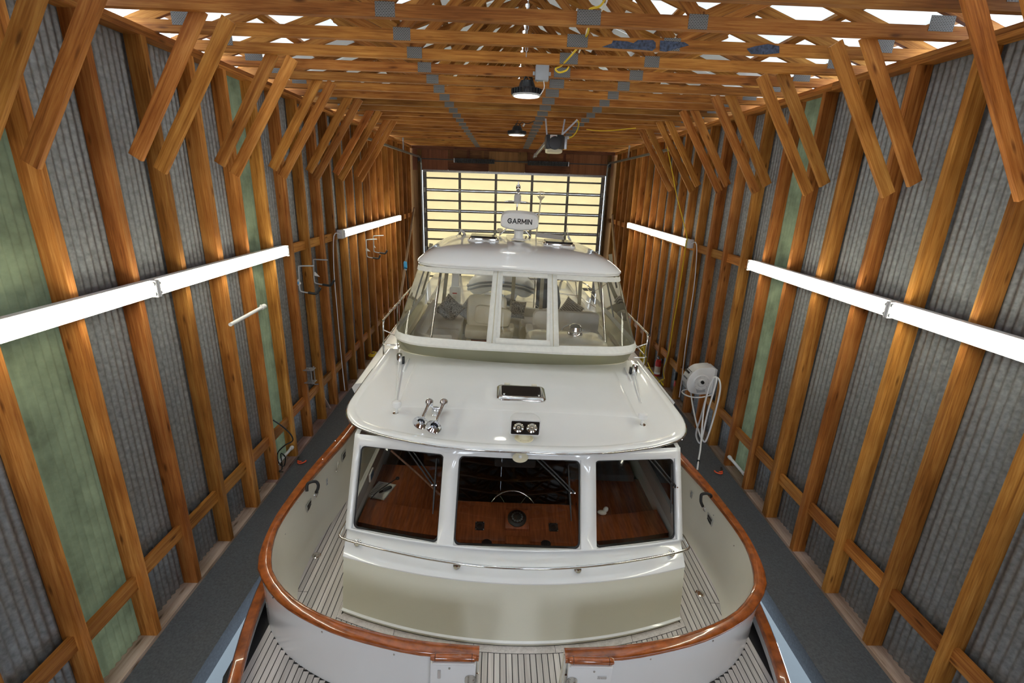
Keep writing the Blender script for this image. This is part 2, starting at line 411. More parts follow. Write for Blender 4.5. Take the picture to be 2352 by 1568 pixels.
def tag(o, label, cat, group=None):
    o['label'] = label; o['category'] = cat
    if group: o['group'] = group
    return o
def struct(o, label=None):
    o['kind'] = 'structure'
    if label: o['label'] = label
    return o
def text(name, body, size, depth, m, parent, M, sx=1.0, bold=0.0):
    cu = bpy.data.curves.new(name, 'FONT'); cu.body = body; cu.size = size; cu.extrude = depth; cu.align_x = 'CENTER'; cu.align_y = 'CENTER'; cu.offset = bold; cu.space_character = 1.12
    t = bpy.data.objects.new(name, cu); COL.objects.link(t)
    dg = bpy.context.evaluated_depsgraph_get(); dg.update()
    me = bpy.data.meshes.new_from_object(t.evaluated_get(dg)); bpy.data.objects.remove(t)
    for v in me.vertices: v.co.x *= sx
    me.materials.clear(); me.materials.append(m)
    return link(name, me, None, parent, M)
# ================================================================== BUILDING
XL, XR = -3.20, 3.64
YB, YF = 17.3, -5.0
S = 0.6355
MIDX = 0.25

# plate material with rows of punched slots
def plate_mat():
    m, nt, b, out = _nodes('punched_truss_plate')
    L = nt.links.new
    tc = N(nt, 'ShaderNodeTexCoord'); mp = N(nt, 'ShaderNodeMapping'); L(tc.outputs['Object'], mp.inputs[0]); mp.inputs['Rotation'].default_value = (math.radians(90), 0, 0)
    br = N(nt, 'ShaderNodeTexBrick', Scale=1.0); L(mp.outputs[0], br.inputs['Vector'])
    br.inputs['Brick Width'].default_value = 0.022; br.inputs['Row Height'].default_value = 0.011; br.inputs['Mortar Size'].default_value = 0.003
    br.inputs['Color1'].default_value = c4((0.05, 0.045, 0.04)); br.inputs['Color2'].default_value = c4((0.07, 0.06, 0.05)); br.inputs['Mortar'].default_value = c4((0.20, 0.195, 0.185))
    L(br.outputs['Color'], b.inputs['Base Color']); b.inputs['Metallic'].default_value = 0.4; b.inputs['Roughness'].default_value = 0.55
    return m
PUNCH = plate_mat()

water = struct(box('water', (MIDX, 6.0, -1.2), (7.6, 24.0, 0.02), WATER), 'dark still water under the boat between the two walkways')

def walkway(x0, x1, edge_x, label):
    o = struct(box('dock_walkway', ((x0 + x1) / 2, (YB + YF) / 2, -0.10), (x1 - x0, YB - YF, 0.20), DOCKM), label)
    R_ = MLOC[o.name].inverted()
    box('edge_strip', R_ @ Vector((edge_x, (YB + YF) / 2, 0.006)), (0.022, YB - YF, 0.014), EDGE, o)
    return o
walkway(XL - 0.02, -2.62, XL - 0.012, 'dark grey coated walkway along the left wall')
walkway(3.02, XR + 0.02, XR + 0.012, 'dark grey coated walkway along the right wall')

def sheet_mesh(y0, y1, z0, z1, m):
    pitch, amp = 0.0676, 0.009
    n = max(4, int(round((y1 - y0) / pitch * 6)))
    V = []; F = []
    for i in range(n + 1):
        y = y0 + (y1 - y0) * i / n; x = amp * math.sin(2 * math.pi * y / pitch)
        V += [(x, y, z0), (x, y, z1)]
    for i in range(n): F.append((2 * i, 2 * i + 2, 2 * i + 3, 2 * i + 1))
    return V, F
def side_wall(side, xin, sgn, greens, label):
    root = struct(empty('wall_' + side), label)
    xs = xin + sgn * 0.155
    # corrugated sheets
    y = YF; 
    while y < YB - 0.01:
        y1 = min(6.08 + S * (math.floor((y - 6.08) / S + 1e-6) + 1), YB)
        g = any(y <= gy < y1 for gy in greens)
        V, F = sheet_mesh(y, y1 + 0.01, -0.25, 5.40, GALV)
        o = mesh('fibreglass_sheet' if g else 'corrugated_sheet', V, F, FRPG if g else GALV, root, True)
        o.location = (xs, 0, 0)
        y = y1
    k0 = int(math.floor((YF - 6.08) / S)) + 1
    k = k0
    while 6.08 + S * k < YB - 0.05:
        yy = 6.08 + S * k
        xc = xin + sgn * 0.07
        dx = random.uniform(-0.006, 0.006)
        st = board('stud', (xc + dx, yy, 0.04), (xc + dx, yy, 5.34), 0.15, 0.065, FIR, root)
        if k % 5 == 4:     # doubled stud under a sheet joint
            board('stud', (xc + dx, yy + 0.055, 0.04), (xc + dx, yy + 0.055, 5.34), 0.14, 0.04, FIR, root)
        if yy > 1.0:
            zj = random.uniform(-0.03, 0.03)
            for zb in (0.75, 3.26):
                board('blocking', (xc - sgn * 0.0, yy + 0.022, zb - 0.065 + zj * (zb < 1)), (xc, yy + S - 0.022, zb - 0.065 + zj * (zb < 1)), 0.04, 0.13, FIR, root, wdir=(1, 0, 0)) if False else \
                board('blocking', (xin + sgn * 0.075, yy + 0.022, zb - 0.07 + zj * (zb < 1)), (xin + sgn * 0.075, yy + S - 0.022, zb - 0.07 + zj * (zb < 1)), 0.045, 0.14, FIR, root, wdir=(1, 0, 0))
        k += 1
    # bottom and top plates in lengths
    y = YF
    while y < YB - 0.01:
        y1 = min(y + 3.66, YB)
        board('sill_plate', (xin + sgn * 0.085, y + 0.003, 0.02), (xin + sgn * 0.085, y1 - 0.003, 0.02), 0.17, 0.04, SILL, root, wdir=(1, 0, 0))
        for zt in (5.36, 5.402):
            board('top_plate', (xin + sgn * 0.07, y + 0.003, zt), (xin + sgn * 0.07, y1 - 0.003, zt), 0.14, 0.04, FIR, root, wdir=(1, 0, 0))
        y = y1
    # knee braces in pairs
    for i in range(-4, 4):
        yb = 7.295 + 1.271 * i
        for (yy, zb, zt) in ((yb, 4.23, 5.47), (yb - 0.278, 4.33, 5.46)):
            if yy > YB - 1: continue
            xa = xin + sgn * 0.012; xb = xin - sgn * 0.80 if yy == yb else xin - sgn * 0.72
            board('knee_brace', (xa, yy, zb), (xb, yy, zt), 0.115, 0.04, FIR, root, wdir=(sgn, 0, 0.5))
    return root
gl = [wp(604, 700, X=XL - 0.15).y, 3.0]
gr = [wp(1742, 850, X=XR + 0.15).y, 2.2]
wall_l = side_wall('left', XL, -1, gl, 'left wall of bare fir studs over galvanised corrugated sheet')
wall_r = side_wall('right', XR, 1, gr, 'right wall of bare fir studs over galvanised corrugated sheet')

# ------------------------------------------------------------------ ceiling: trusses, purlins, roof sheets
ceil = struct(empty('ceiling'), 'open ceiling of fir roof trusses under white roof sheets')
SL = 0.36
HX = 3.72
def top_z(x): return 5.54 + (HX - abs(x - MIDX)) * SL
gus = {}
def gusset(x, z, w_, h_, y, parent):
    o = box('truss_plate', (x, y, z), (w_, 0.003, h_), PUNCH, ceil)
    return o
ridge = top_z(MIDX)
kk = -14
TR_Y = []
while 4.42 + S * kk < YB - 0.15:
    y = 4.42 + S * kk; TR_Y.append(y)
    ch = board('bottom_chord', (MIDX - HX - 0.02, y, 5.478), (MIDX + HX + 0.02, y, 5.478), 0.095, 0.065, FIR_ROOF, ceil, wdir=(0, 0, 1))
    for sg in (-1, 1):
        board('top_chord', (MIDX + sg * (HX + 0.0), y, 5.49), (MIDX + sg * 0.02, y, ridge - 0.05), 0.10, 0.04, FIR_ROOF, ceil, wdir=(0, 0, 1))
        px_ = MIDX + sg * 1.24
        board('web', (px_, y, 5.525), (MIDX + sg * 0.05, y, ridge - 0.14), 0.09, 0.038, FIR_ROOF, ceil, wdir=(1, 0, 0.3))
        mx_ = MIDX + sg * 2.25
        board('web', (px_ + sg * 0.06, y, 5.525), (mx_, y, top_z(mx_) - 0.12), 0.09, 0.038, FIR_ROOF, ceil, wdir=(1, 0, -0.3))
    if y > 3.0:
        inv = MLOC[ch.name].inverted()
        for gx, gw in ((MIDX - 1.24, 0.155), (MIDX + 1.24, 0.155), (0.617, 0.19)):
            p = box('truss_plate', (0, 0, 0), (gw, 0.003, 0.105), PUNCH, ch)
            p.matrix_local = inv @ Matrix.Translation(Vector((gx, y - 0.034, 5.484)))
        for sg in (-1, 1):
            p = box('truss_plate', (0, 0, 0), (0.2, 0.003, 0.11), PUNCH, ch)
            p.matrix_local = inv @ Matrix.Translation(Vector((MIDX + sg * 3.2, y - 0.034, 5.54)))
    kk += 1
# blue paint left on one chord
BLUEP = mat('old_blue_paint', (0.040, 0.055, 0.095), rough=0.7, var=0.75, scale=40)
ych = 4.42 + S
def smear(pts):
    poly = [wp(px, py, Y=ych - 0.0345) for px, py in pts]
    n = len(poly); V = [p for p in poly] + [p + Vector((0, -0.0015, 0)) for p in poly]
    F = [tuple(range(n)), tuple(range(2 * n - 1, n - 1, -1))] + [(i, (i + 1) % n, n + (i + 1) % n, n + i) for i in range(n)]
    mesh('paint_smear', V, F, BLUEP, ceil)
smear([(1382, 108), (1405, 100), (1408, 93), (1440, 95), (1455, 99), (1465, 92), (1500, 92), (1506, 98), (1506, 110), (1498, 117), (1470, 114), (1420, 112)])
smear([(1516, 93), (1545, 95), (1572, 97), (1583, 104), (1560, 110), (1530, 119), (1515, 117)])
smear([(1715, 112), (1735, 106), (1764, 101), (1790, 106), (1790, 122), (1760, 125), (1725, 124)])
# purlins and roof sheets
sl_len = math.hypot(HX + 0.25, (HX + 0.25) * SL)
for sg in (-1, 1):
    nrm = Vector((sg * SL, 0, 1)).normalized(); dn_ = Vector((sg, 0, -SL)).normalized()
    R0 = Vector((MIDX, 0, ridge + 0.03))
    i = 0
    while i * 0.61 + 0.08 < sl_len:
        c = R0 + dn_ * (0.08 + 0.61 * i) + nrm * 0.02
        y = YF
        while y < YB:
            y1 = min(y + 5.6, YB)
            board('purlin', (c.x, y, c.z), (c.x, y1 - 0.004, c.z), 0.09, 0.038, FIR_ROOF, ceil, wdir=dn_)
            y = y1
        i += 1
    y = -1.8
    while y < YB - 0.1:
        a = R0 + nrm * 0.045; b_ = a + dn_ * (HX + 0.05) * math.sqrt(1 + SL * SL)
        y1 = min(y + 1.0, YB)
        V = [(a.x, y, a.z), (b_.x, y, b_.z), (b_.x, y1 - 0.006, b_.z), (a.x, y1 - 0.006, a.z)]
        V += [(v[0] + nrm.x * 0.004, v[1], v[2] + nrm.z * 0.004) for v in V]
        mesh('roof_sheet', V, [(0, 1, 2, 3), (7, 6, 5, 4), (0, 4, 5, 1), (1, 5, 6, 2), (2, 6, 7, 3), (3, 7, 4, 0)], ROOFW if y < 7.0 else ROOFD, ceil)
        y = y1
    # near roof over and behind the viewpoint: one plain run of sheet
    V = []
    for yy in (YF, -1.805):
        a = R0 + nrm * 0.045; b_ = a + dn_ * (HX + 0.05) * math.sqrt(1 + SL * SL)
        V += [(a.x, yy, a.z), (b_.x, yy, b_.z)]
    mesh('roof_sheet', V, [(0, 1, 3, 2)], GALV, ceil)

# ------------------------------------------------------------------ far wall with the sectional door
wb = struct(empty('wall_back'), 'far wall of dark plywood and framing around the big door')
DX0, DX1, DZ1 = -2.86, 3.38, 4.68
box('plywood_panel', ((XL - 0.15 + DX0) / 2 - 0.02, YB + 0.10, 2.5), (DX0 - XL + 0.15 - 0.04, 0.02, 5.6), PLY, wb)
box('plywood_panel', ((XR + 0.15 + DX1) / 2 + 0.02, YB + 0.10, 2.5), (XR + 0.15 - DX1 - 0.04, 0.02, 5.6), PLY, wb)
box('plywood_panel', (MIDX, YB + 0.12, 6.0), (7.6, 0.02, 2.6), PLY, wb)
for x in (DX0 - 0.10, DX1 + 0.10):
    board('jamb', (x, YB + 0.04, -0.1), (x, YB + 0.04, 5.4), 0.14, 0.05, FIR_DARK, wb)
# boards over the door
hx = [XL, -2.0, -0.62, 0.62, 2.15, XR]
for i in range(5):
    plywood = i in (0, 2, 4)
    a, b_ = hx[i] + 0.004, hx[i + 1] - 0.004
    if plywood:
        o = board('header_panel', ((a + b_) / 2, YB + 0.055, DZ1 - 0.02), ((a + b_) / 2, YB + 0.055, 5.33), b_ - a, 0.02, PLY, wb)
    else:
        board('header_board', (a, YB + 0.06, 4.80), (b_, YB + 0.06, 4.80), 0.27, 0.035, FIR_DARK, wb, wdir=(0, 0, 1))
        board('header_board', (a, YB + 0.045, 5.02), (b_, YB + 0.045, 5.02), 0.09, 0.05, FIR_DARK, wb, wdir=(0, 0, 1))
        board('header_board', (a, YB + 0.07, 5.22), (b_, YB + 0.07, 5.22), 0.26, 0.035, FIR_DARK, wb, wdir=(0, 0, 1))
        for x in (a + 0.12, (a + b_) / 2, b_ - 0.2):
            board('cripple', (x, YB + 0.05, 5.06), (x, YB + 0.05, 5.35), 0.09, 0.04, FIR_DARK, wb)
board('header_plate', (XL, YB + 0.02, 5.38), (XR, YB + 0.02, 5.38), 0.09, 0.09, FIR_DARK, wb, wdir=(0, 0, 1))
board('spring_board', (0.53, YB + 0.0, 4.98), (0.53, YB + 0.0, 5.36), 0.30, 0.04, FIR_DARK, wb)

door = struct(empty('door_1'), 'tall sectional door of aluminium rails and glowing tan fibreglass panes')
cols = [DX0 + 0.02 + (DX1 - DX0 - 0.04) * i / 5 for i in range(6)]
zlines = [4.63, 4.42, 4.03, 3.69, 3.35, 3.02, 2.69, 2.37, 2.04, 1.71, 1.38, 1.05, 0.72, 0.39, 0.06]
for i in range(5):
    for a, b_ in zip(zlines, zlines[1:]):
        box('pane', ((cols[i] + cols[i + 1]) / 2, YB + 0.03, (a + b_) / 2), (cols[i + 1] - cols[i] - 0.004, 0.004, a - b_ - 0.004), DOORP, door)
for j, z in enumerate(zlines):
    thick = j == 0 or j % 2 == 0
    if j == 0: box('door_rail', (MIDX + 0.01, YB + 0.0, z + 0.02), (DX1 - DX0 - 0.02, 0.045, 0.075), GALV2, door, bev=0.004)
    elif thick:
        for dz in (0.027, -0.027): box('door_rail', (MIDX + 0.01, YB, z + dz), (DX1 - DX0 - 0.02, 0.045, 0.048), DOORM, door, bev=0.004)
    else: box('door_rail', (MIDX + 0.01, YB, z), (DX1 - DX0 - 0.02, 0.045, 0.055), DOORM, door, bev=0.004)
    if thick and 0 < j:
        for x in cols: box('door_hinge', (x + (0.03 if x < 0 else -0.03) * (x in (cols[0], cols[5])), YB - 0.03, z), (0.07, 0.02, 0.16), TRACK, door, bev=0.004)
for i, x in enumerate(cols):
    w_ = 0.13 if i in (0, 5) else 0.085
    box('door_stile', (x + (w_ / 2 - 0.02 if i == 0 else -w_ / 2 + 0.02 if i == 5 else 0), YB + 0.002, 2.36), (w_, 0.04, 4.60), DOORM, door)
for sg, x in ((-1, DX0 - 0.05), (1, DX1 + 0.05)):
    # vertical track, bend and long sloping run towards the viewer
    pts = [(x, YB - 0.06, 0.0), (x, YB - 0.06, 4.78), (x, YB - 0.12, 4.96), (x, YB - 0.30, 5.06)]
    end = wp(872, 345, X=-3.05) if sg < 0 else wp(1506, 367, X=3.49)
    pts = pts[:2] + catmull(pts[1:] + [(x, YB - 1.0, 5.06)], 5)[1:-1]
    pts += [(x, YB - 1.0, 5.06), (x, 10.4, 5.06)]
    n = len(pts); V = []
    prof = [(-0.03, 0.0), (0.03, 0.0), (0.03, 0.05), (0.02, 0.05), (0.02, 0.012), (-0.03, 0.012)]
    P = [Vector(p) for p in pts]
    for i in range(n):
        t = (P[min(i + 1, n - 1)] - P[max(i - 1, 0)]).normalized(); nn = Vector((1, 0, 0)).cross(t).normalized()
        for (u, v) in prof: V.append(P[i] + Vector((-sg * v, 0, 0)) + nn * u)
    F = []; q = len(prof)
    for i in range(n - 1):
        for j in range(q): F.append((i * q + j, i * q + (j + 1) % q, (i + 1) * q + (j + 1) % q, (i + 1) * q + j))
    mesh('track', V, F, TRACK, door)
    for yy in (14.6, 12.2):
        box('track_hanger', (x + sg * 0.03, yy, 5.25), (0.035, 0.045, 0.40), GALV2, door)
        box('track_hanger', (x + sg * 0.09, yy, 5.09), (0.16, 0.045, 0.035), GALV2, door)
# torsion shaft with two long springs
tube('torsion_shaft', [(DX0, YB - 0.12, 5.02), (DX1, YB - 0.12, 5.02)], 0.016, BLACK, door)
for xa, xb in ((-1.75, -0.42), (0.70, 2.05)):
    prof = []; nz = 60
    for i in range(nz + 1):
        prof.append((0.068 + (0.010 if i % 2 else -0.002), (xb - xa) * i / nz))
    sag = lathe('torsion_spring', prof, BLACK, door, align((1, 0, 0), (xa, YB - 0.13, 5.0), (0, 0, 1)), n=14)
    box('spring_anchor', (xb + 0.02 if xa > 0 else xa - 0.02, YB - 0.13, 5.0), (0.03, 0.14, 0.14), GALV2, door, bev=0.005)
for x in (DX0 - 0.08, DX1 + 0.08):
    lathe('cable_drum', [(0.0, -0.04), (0.10, -0.04), (0.10, -0.03), (0.075, -0.02), (0.075, 0.02), (0.10, 0.03), (0.10, 0.04), (0, 0.04)], BLACK, door, align((1, 0, 0), (x, YB - 0.12, 5.02), (0, 0, 1)), n=16)

# ------------------------------------------------------------------ near end wall (behind the viewpoint) with two daylight windows
wf = struct(empty('wall_front'), 'near end wall with two windows')
def wpan(x0, x1, z0, z1): box('wall_panel', ((x0 + x1) / 2, YF - 0.02, (z0 + z1) / 2), (x1 - x0, 0.04, z1 - z0), PLY, wf)
wpan(XL - .15, XR + .15, -1.3, 2.55); wpan(XL - .15, XR + .15, 4.65, 7.0)
wpan(XL - .15, -2.7, 2.55, 4.65); wpan(-1.1, 1.4, 2.55, 4.65); wpan(3.0, XR + .15, 2.55, 4.65)
for i, wx in enumerate((-1.9, 2.2)):
    wn_ = struct(empty('window_%d' % (i + 1), (wx, YF, 3.6)), 'window in the near end wall')
    box('window_frame', (-0.79, 0, 0), (0.04, 0.08, 2.1), WHITEP, wn_); box('window_frame', (0.79, 0, 0), (0.04, 0.08, 2.1), WHITEP, wn_)
    box('window_frame', (0, 0, 1.04), (1.6, 0.08, 0.04), WHITEP, wn_); box('window_frame', (0, 0, -1.04), (1.6, 0.08, 0.04), WHITEP, wn_)
    box('glazing_bar', (0, 0.02, 0), (0.04, 0.05, 2.05), WHITEP, wn_)
    box('pane', (0, -0.03, 0), (1.54, 0.005, 2.04), glass('window_glass_%d' % i, (0.95, 0.97, 0.97)), wn_)
# ================================================================== MOTOR YACHT
B = empty('motor_yacht', M=Matrix.Translation(BORG) @ BROT.to_4x4())
tag(B, 'white motor yacht with varnished teak cap rail, bow towards the viewer, filling the boathouse', 'boat')
def sym(right):      # right half points -> left to right list
    L_ = [(-p[0],) + tuple(p[1:]) for p in right if p[0] > 1e-6]
    return L_[::-1] + list(right)
inn = [(.35, -.005), (.80, .027), (1.2, .097), (1.59, .21), (1.95, .375), (2.2, .57), (2.36, .755), (2.475, 1.02), (2.535, 1.24), (2.56, 1.46), (2.553, 1.85), (2.51, 2.34), (2.44, 2.83), (2.39, 3.2), (2.35, 4.0), (2.30, 6.0), (2.28, 9.0), (2.26, 12.5)]
outr = [(.35, -.12), (.72, -.09), (.88, -.077), (1.16, -.02), (1.55, .087), (1.91, .245), (2.18, .415), (2.385, .61), (2.5, .76), (2.585, 1.0), (2.65, 1.41), (2.655, 1.81), (2.63, 2.37), (2.57, 2.95), (2.52, 3.38), (2.48, 4.0), (2.43, 6.0), (2.41, 9.0), (2.39, 12.5)]
def half(pts, n=90): return resample(catmull([(p[0], p[1], 0) for p in pts], 8), n)
INN = half(inn); OUT = half(outr)
RZ = 0.59
# ---- hull, bulwark
def ring_at(k_in, zz, sgn, src):
    return [Vector((sgn * (p.x - k_in * nx), p.y + k_in * ny, zz)) for p, (nx, ny) in src]
def with_normals(pts):
    out = []
    for i, p in enumerate(pts):
        t = (pts[min(i + 1, len(pts) - 1)] - pts[max(i - 1, 0)]).normalized()
        out.append((p, (t.y, t.x)))       # outward (x, -y) normal for right half
    return out
INN_N = with_normals(INN); OUT_N = with_normals(OUT)
for sgn in (-1, 1):
    # outer face: gate edge, round the corner and aft
    rings = []
    for zz, k in ((RZ - 0.02, 0.03), (0.35, 0.032), (0.05, 0.035), (-0.12, 0.035)):
        rings.append(ring_at(k, zz, sgn, OUT_N))
    loft('bulwark_outer_face', rings, GEL, B)
    rings = []
    for zz, k in ((RZ - 0.02, -0.02), (0.30, 0.02), (0.0, 0.10), (-0.07, 0.16), (-0.10, 0.19)):
        rr = []
        for p, (nx, ny) in INN_N:
            kk_ = k * (0.35 + 0.65 * abs(nx))
            rr.append(Vector((sgn * (p.x - kk_ * nx), p.y + kk_ * ny, zz)))
        rings.append(rr)
    loft('bulwark_inner_face', rings, GEL_C, B)
    # end cheek at the gate
    V = [(sgn * .352, -.10, RZ - .02), (sgn * .352, -.005, RZ - .02), (sgn * .352, .02, -.11), (sgn * .352, -.10, -.11)]
    V += [(v[0] + sgn * 0.012, v[1], v[2]) for v in V]
    mesh('gate_cheek', V, [(0, 1, 2, 3), (7, 6, 5, 4), (0, 4, 5, 1), (1, 5, 6, 2), (2, 6, 7, 3), (3, 7, 4, 0)], GEL_C, B)
    # cap rail
    n = len(INN); sec = []
    for i in range(n):
        a, b_ = INN[i], OUT[i]
        A_ = Vector((sgn * a.x, a.y, 0)); B_ = Vector((sgn * b_.x, b_.y, 0)); d = (B_ - A_).normalized()
        pr_ = [A_ + Vector((0, 0, RZ - .045)), A_ + Vector((0, 0, RZ - .012)), A_ + d * .012 + Vector((0, 0, RZ)), A_.lerp(B_, .5) + Vector((0, 0, RZ + .006)),
               B_ - d * .014 + Vector((0, 0, RZ - .002)), B_ + Vector((0, 0, RZ - .02)), B_ - d * .004 + Vector((0, 0, RZ - .045)), B_ - d * .05 + Vector((0, 0, RZ - .05))]
        sec.append(pr_)
    loft('cap_rail', sec, TEAK_V, B, closed=True, auto=50, cap=True)
    # pale scarf seams across the rail
    for idx in (30, 39, 47):
        a, b_ = INN[idx], OUT[idx]
        tube('scarf_seam', [(sgn * a.x, a.y, RZ + .0005), (sgn * (a.x * .5 + b_.x * .5), a.y * .5 + b_.y * .5 + .012, RZ + .0065), (sgn * b_.x, b_.y + .02, RZ - .006)], 0.0022, TEAK_V, B, n=5)
# hull below the deck edge: sheer toe rail from the bridge forward to the stem
sheer = [(0.02, -5.2), (.55, -4.5), (1.1, -3.5), (1.6, -2.4), (2.05, -1.2), (2.38, -.1), (2.56, .6), (2.66, 1.3), (2.67, 2.0), (2.64, 2.6), (2.57, 3.2), (2.48, 4.2), (2.42, 6.0), (2.40, 9.0), (2.38, 12.5)]
SH = resample(catmull([(p[0], p[1], 0) for p in sheer], 8), 80)
for sgn in (-1, 1):
    rings = []
    for zz, k, yk in ((0.06, 1.0, 0), (-0.15, .985, .05), (-.5, .93, .2), (-1.0, .82, .5), (-1.35, .70, .8)):
        rings.append([Vector((sgn * p.x * k, p.y + yk * max(0, 1 - (p.y + 5.2) / 8), zz)) for p in SH])
    loft('hull_side', rings, GEL, B)
    fwd = [p for p in SH if p.y < 1.9]
    sec = []
    for i, p in enumerate(fwd):
        t = (fwd[min(i + 1, len(fwd) - 1)] - fwd[max(i - 1, 0)]).normalized(); d = Vector((t.y, -t.x, 0))
        o_ = [(-.07, .05), (-.07, .085), (-.055, .10), (.02, .10), (.035, .085), (.035, .05)]
        sec.append([Vector((sgn * (p.x + d.x * u), p.y + d.y * u, v)) for u, v in o_])
    loft('toe_rail', sec, TEAK_V, B, closed=True, auto=45, cap=True)
V = [(-2.38, 12.5, RZ), (2.38, 12.5, RZ), (1.7, 12.5, -1.3), (-1.7, 12.5, -1.3)]
mesh('transom', V + [(v[0], v[1] - .03, v[2]) for v in V], [(0, 1, 2, 3), (7, 6, 5, 4), (0, 4, 5, 1), (1, 5, 6, 2), (2, 6, 7, 3), (3, 7, 4, 0)], GEL, B)
# ---- deck: black caulk bed with separate teak planks
DZ = -0.10
dk = [(-2.60, 0.2), (-2.2, -0.9), (-1.3, -3.0), (-.1, -5.0), (.1, -5.0), (1.3, -3.0), (2.2, -0.9), (2.60, 0.2), (2.62, 2.4), (2.45, 4.2), (2.35, 12.4), (-2.35, 12.4), (-2.45, 4.2), (-2.62, 2.4)]
prism('deck_caulking', dk, 0.03, CAULK, B, Matrix.Translation((0, 0, DZ - .032)))
def base_y(x): return .568 + .334 * (x / 1.76) ** 2
def marg_y(x): return base_y(min(abs(x), 1.81)) - .085
def inner_front(x):
    x = abs(x)
    if x < .35: return -0.02
    for a, b_ in zip(INN, INN[1:]):
        if a.x <= x <= b_.x and a.y < 1.2: return a.y + (b_.y - a.y) * (x - a.x) / max(1e-6, b_.x - a.x)
    return 1.2
plank_mid = {}
def plank(x0, x1, y0, y1):
    """plank running fore and aft; ends cut to the slope given by (y at x0, y at x1)"""
    V = [(x0, y0[0], 0), (x1, y0[1], 0), (x1, y1[1], 0), (x0, y1[0], 0)]
    cx = (x0 + x1) / 2; cy = (y0[0] + y1[0]) / 2; ln = 1
    # local frame with length along local z so that the grain follows the plank
    M = Matrix(((1, 0, 0, cx), (0, 0, 1, cy), (0, -1, 0, DZ), (0, 0, 0, 1)))
    inv = M.inverted()
    top = [inv @ Vector((v[0], v[1], DZ)) for v in V]; bot = [inv @ Vector((v[0], v[1], DZ - .004)) for v in V]
    mesh('deck_plank', top + bot, [(0, 1, 2, 3), (7, 6, 5, 4), (0, 4, 5, 1), (1, 5, 6, 2), (2, 6, 7, 3), (3, 7, 4, 0)], TEAK_D, B, False, M)
PW, SEAM = 0.0575, 0.0085
i = -43
while i <= 43:
    x0 = i * PW - PW / 2 + SEAM / 2; x1 = x0 + PW - SEAM
    xm = (x0 + x1) / 2
    if abs(xm) > 1.815:
        y0 = min(inner_front(x0), inner_front(x1), 1.6) - .05
        brk = 1.15 if abs(xm) > 2.2 else random.choice([2.2, 2.7, 3.3])
        if abs(xm) < 2.47:
            plank(x0, x1, (y0, y0), (brk - .003, brk - .003)); plank(x0, x1, (brk + .003, brk + .003), (4.4, 4.4))
    elif abs(xm) < .35:
        plank(x0, x1, (-1.2, -1.2), (marg_y(x0) - .004, marg_y(x1) - .004))
    else:
        y0 = min(inner_front(x0), inner_front(x1)) - .04
        plank(x0, x1, (y0, y0), (marg_y(x0) - .004, marg_y(x1) - .004))
    if .36 < abs(xm) < 2.46:      # foredeck ahead of the bulwark
        ya = -5.0 + 4.6 * min(1, abs(xm) / 2.3) ** 1.3 + .2
        yb_ = min(inner_front(x0), inner_front(x1)) - .07
        if yb_ > ya: plank(x0, x1, (ya, ya), (yb_, yb_))
    i += 1
xs = [-1.81, -1.2, -.4, .4, 1.2, 1.81]
for a, b_ in zip(xs, xs[1:]):      # margin planks round the foot of the trunk
    ns = 8; P0 = []; P1 = []
    for j in range(ns + 1):
        x = a + (b_ - a) * j / ns
        x += .002 if j == 0 else -.002 if j == ns else 0
        P0.append((x, marg_y(x) + .003)); P1.append((x * (1.0 if abs(x) < 1.805 else .972), base_y(min(abs(x), 1.76)) - .006))
    prism('margin_plank', P0 + P1[::-1], .004, TEAK_D, B, Matrix.Translation((0, 0, DZ - .004)))
for sgn in (-1, 1):
    Mx = Matrix.Translation((sgn * 1.785, 2.6, DZ - .002))
    box('margin_plank', (sgn * 1.795, 2.56, DZ - .002), (.036, 3.44, .004), TEAK_D, B)
# outboard dark margin along the bulwark foot
for q in ((727, 1275), (1608, 1362)):
    p = lp(q[0], q[1], z=DZ + .004)
    cp_ = lathe('deck_fill_plate', [(0, .0), (.052, .0), (.050, .006), (.038, .008), (.036, .006), (.0, .007)], STEEL, B, Matrix.Translation((p.x, p.y, DZ)), n=20)

# ---- trunk and pilothouse front
prof = [(-.10, .568, .902, 1.764), (-.062, .568, .902, 1.764), (-.058, .556, .890, 1.772), (-.048, .556, .890, 1.772), (-.044, .570, .904, 1.764),
        (.20, .648, .965, 1.772), (.47, .750, 1.045, 1.780), (.485, .748, 1.043, 1.784), (.50, .762, 1.06, 1.784), (.515, .80, 1.09, 1.788), (.535, .88, 1.145, 1.796), (.552, .965, 1.22, 1.805), (.566, 1.03, 1.28, 1.815), (.585, 1.075, 1.315, 1.82), (.60, 1.09, 1.33, 1.82)]
def crow(row, n=48):
    z, yc, yk, hw = row
    return [Vector((hw * (2 * j / n - 1), yc + (yk - yc) * (2 * j / n - 1) ** 2, z)) for j in range(n + 1)]
def front(x, z, off=0.0):
    f = (z - .60) / .76
    yb = 1.09 + .24 * (x / 1.76) ** 2; yt = 1.60 + .147 * (x / 1.757) ** 2
    return Vector((x, yb + (yt - yb) * f - off * .83, z + off * .55 * 0 + 0))
loft('trunk_front', [crow(r_) for r_ in prof[:6]] + [crow(prof[6])], NONSKID, B, auto=30)
bt = [(z, yc - .006, yk - .006, hw + .006) for z, yc, yk, hw in prof[1:5]]
loft('trunk_base_trim', [crow((-.066, .575, .908, 1.766))] + [crow(r_) for r_ in bt] + [crow((-.040, .575, .908, 1.766))], GEL, B, auto=30)
loft('trunk_ledge', [crow(r_) for r_ in prof[6:]], GEL, B, auto=30)
for sgn in (-1, 1):
    V = []; F = []
    for (z, yc, yk, hw) in prof: V += [(sgn * hw, yk, z), (sgn * hw, 4.5, z)]
    for i in range(len(prof) - 1): F.append((2 * i, 2 * i + 1, 2 * i + 3, 2 * i + 2))
    mesh('trunk_side', V, F, GEL, B, True, auto=40)
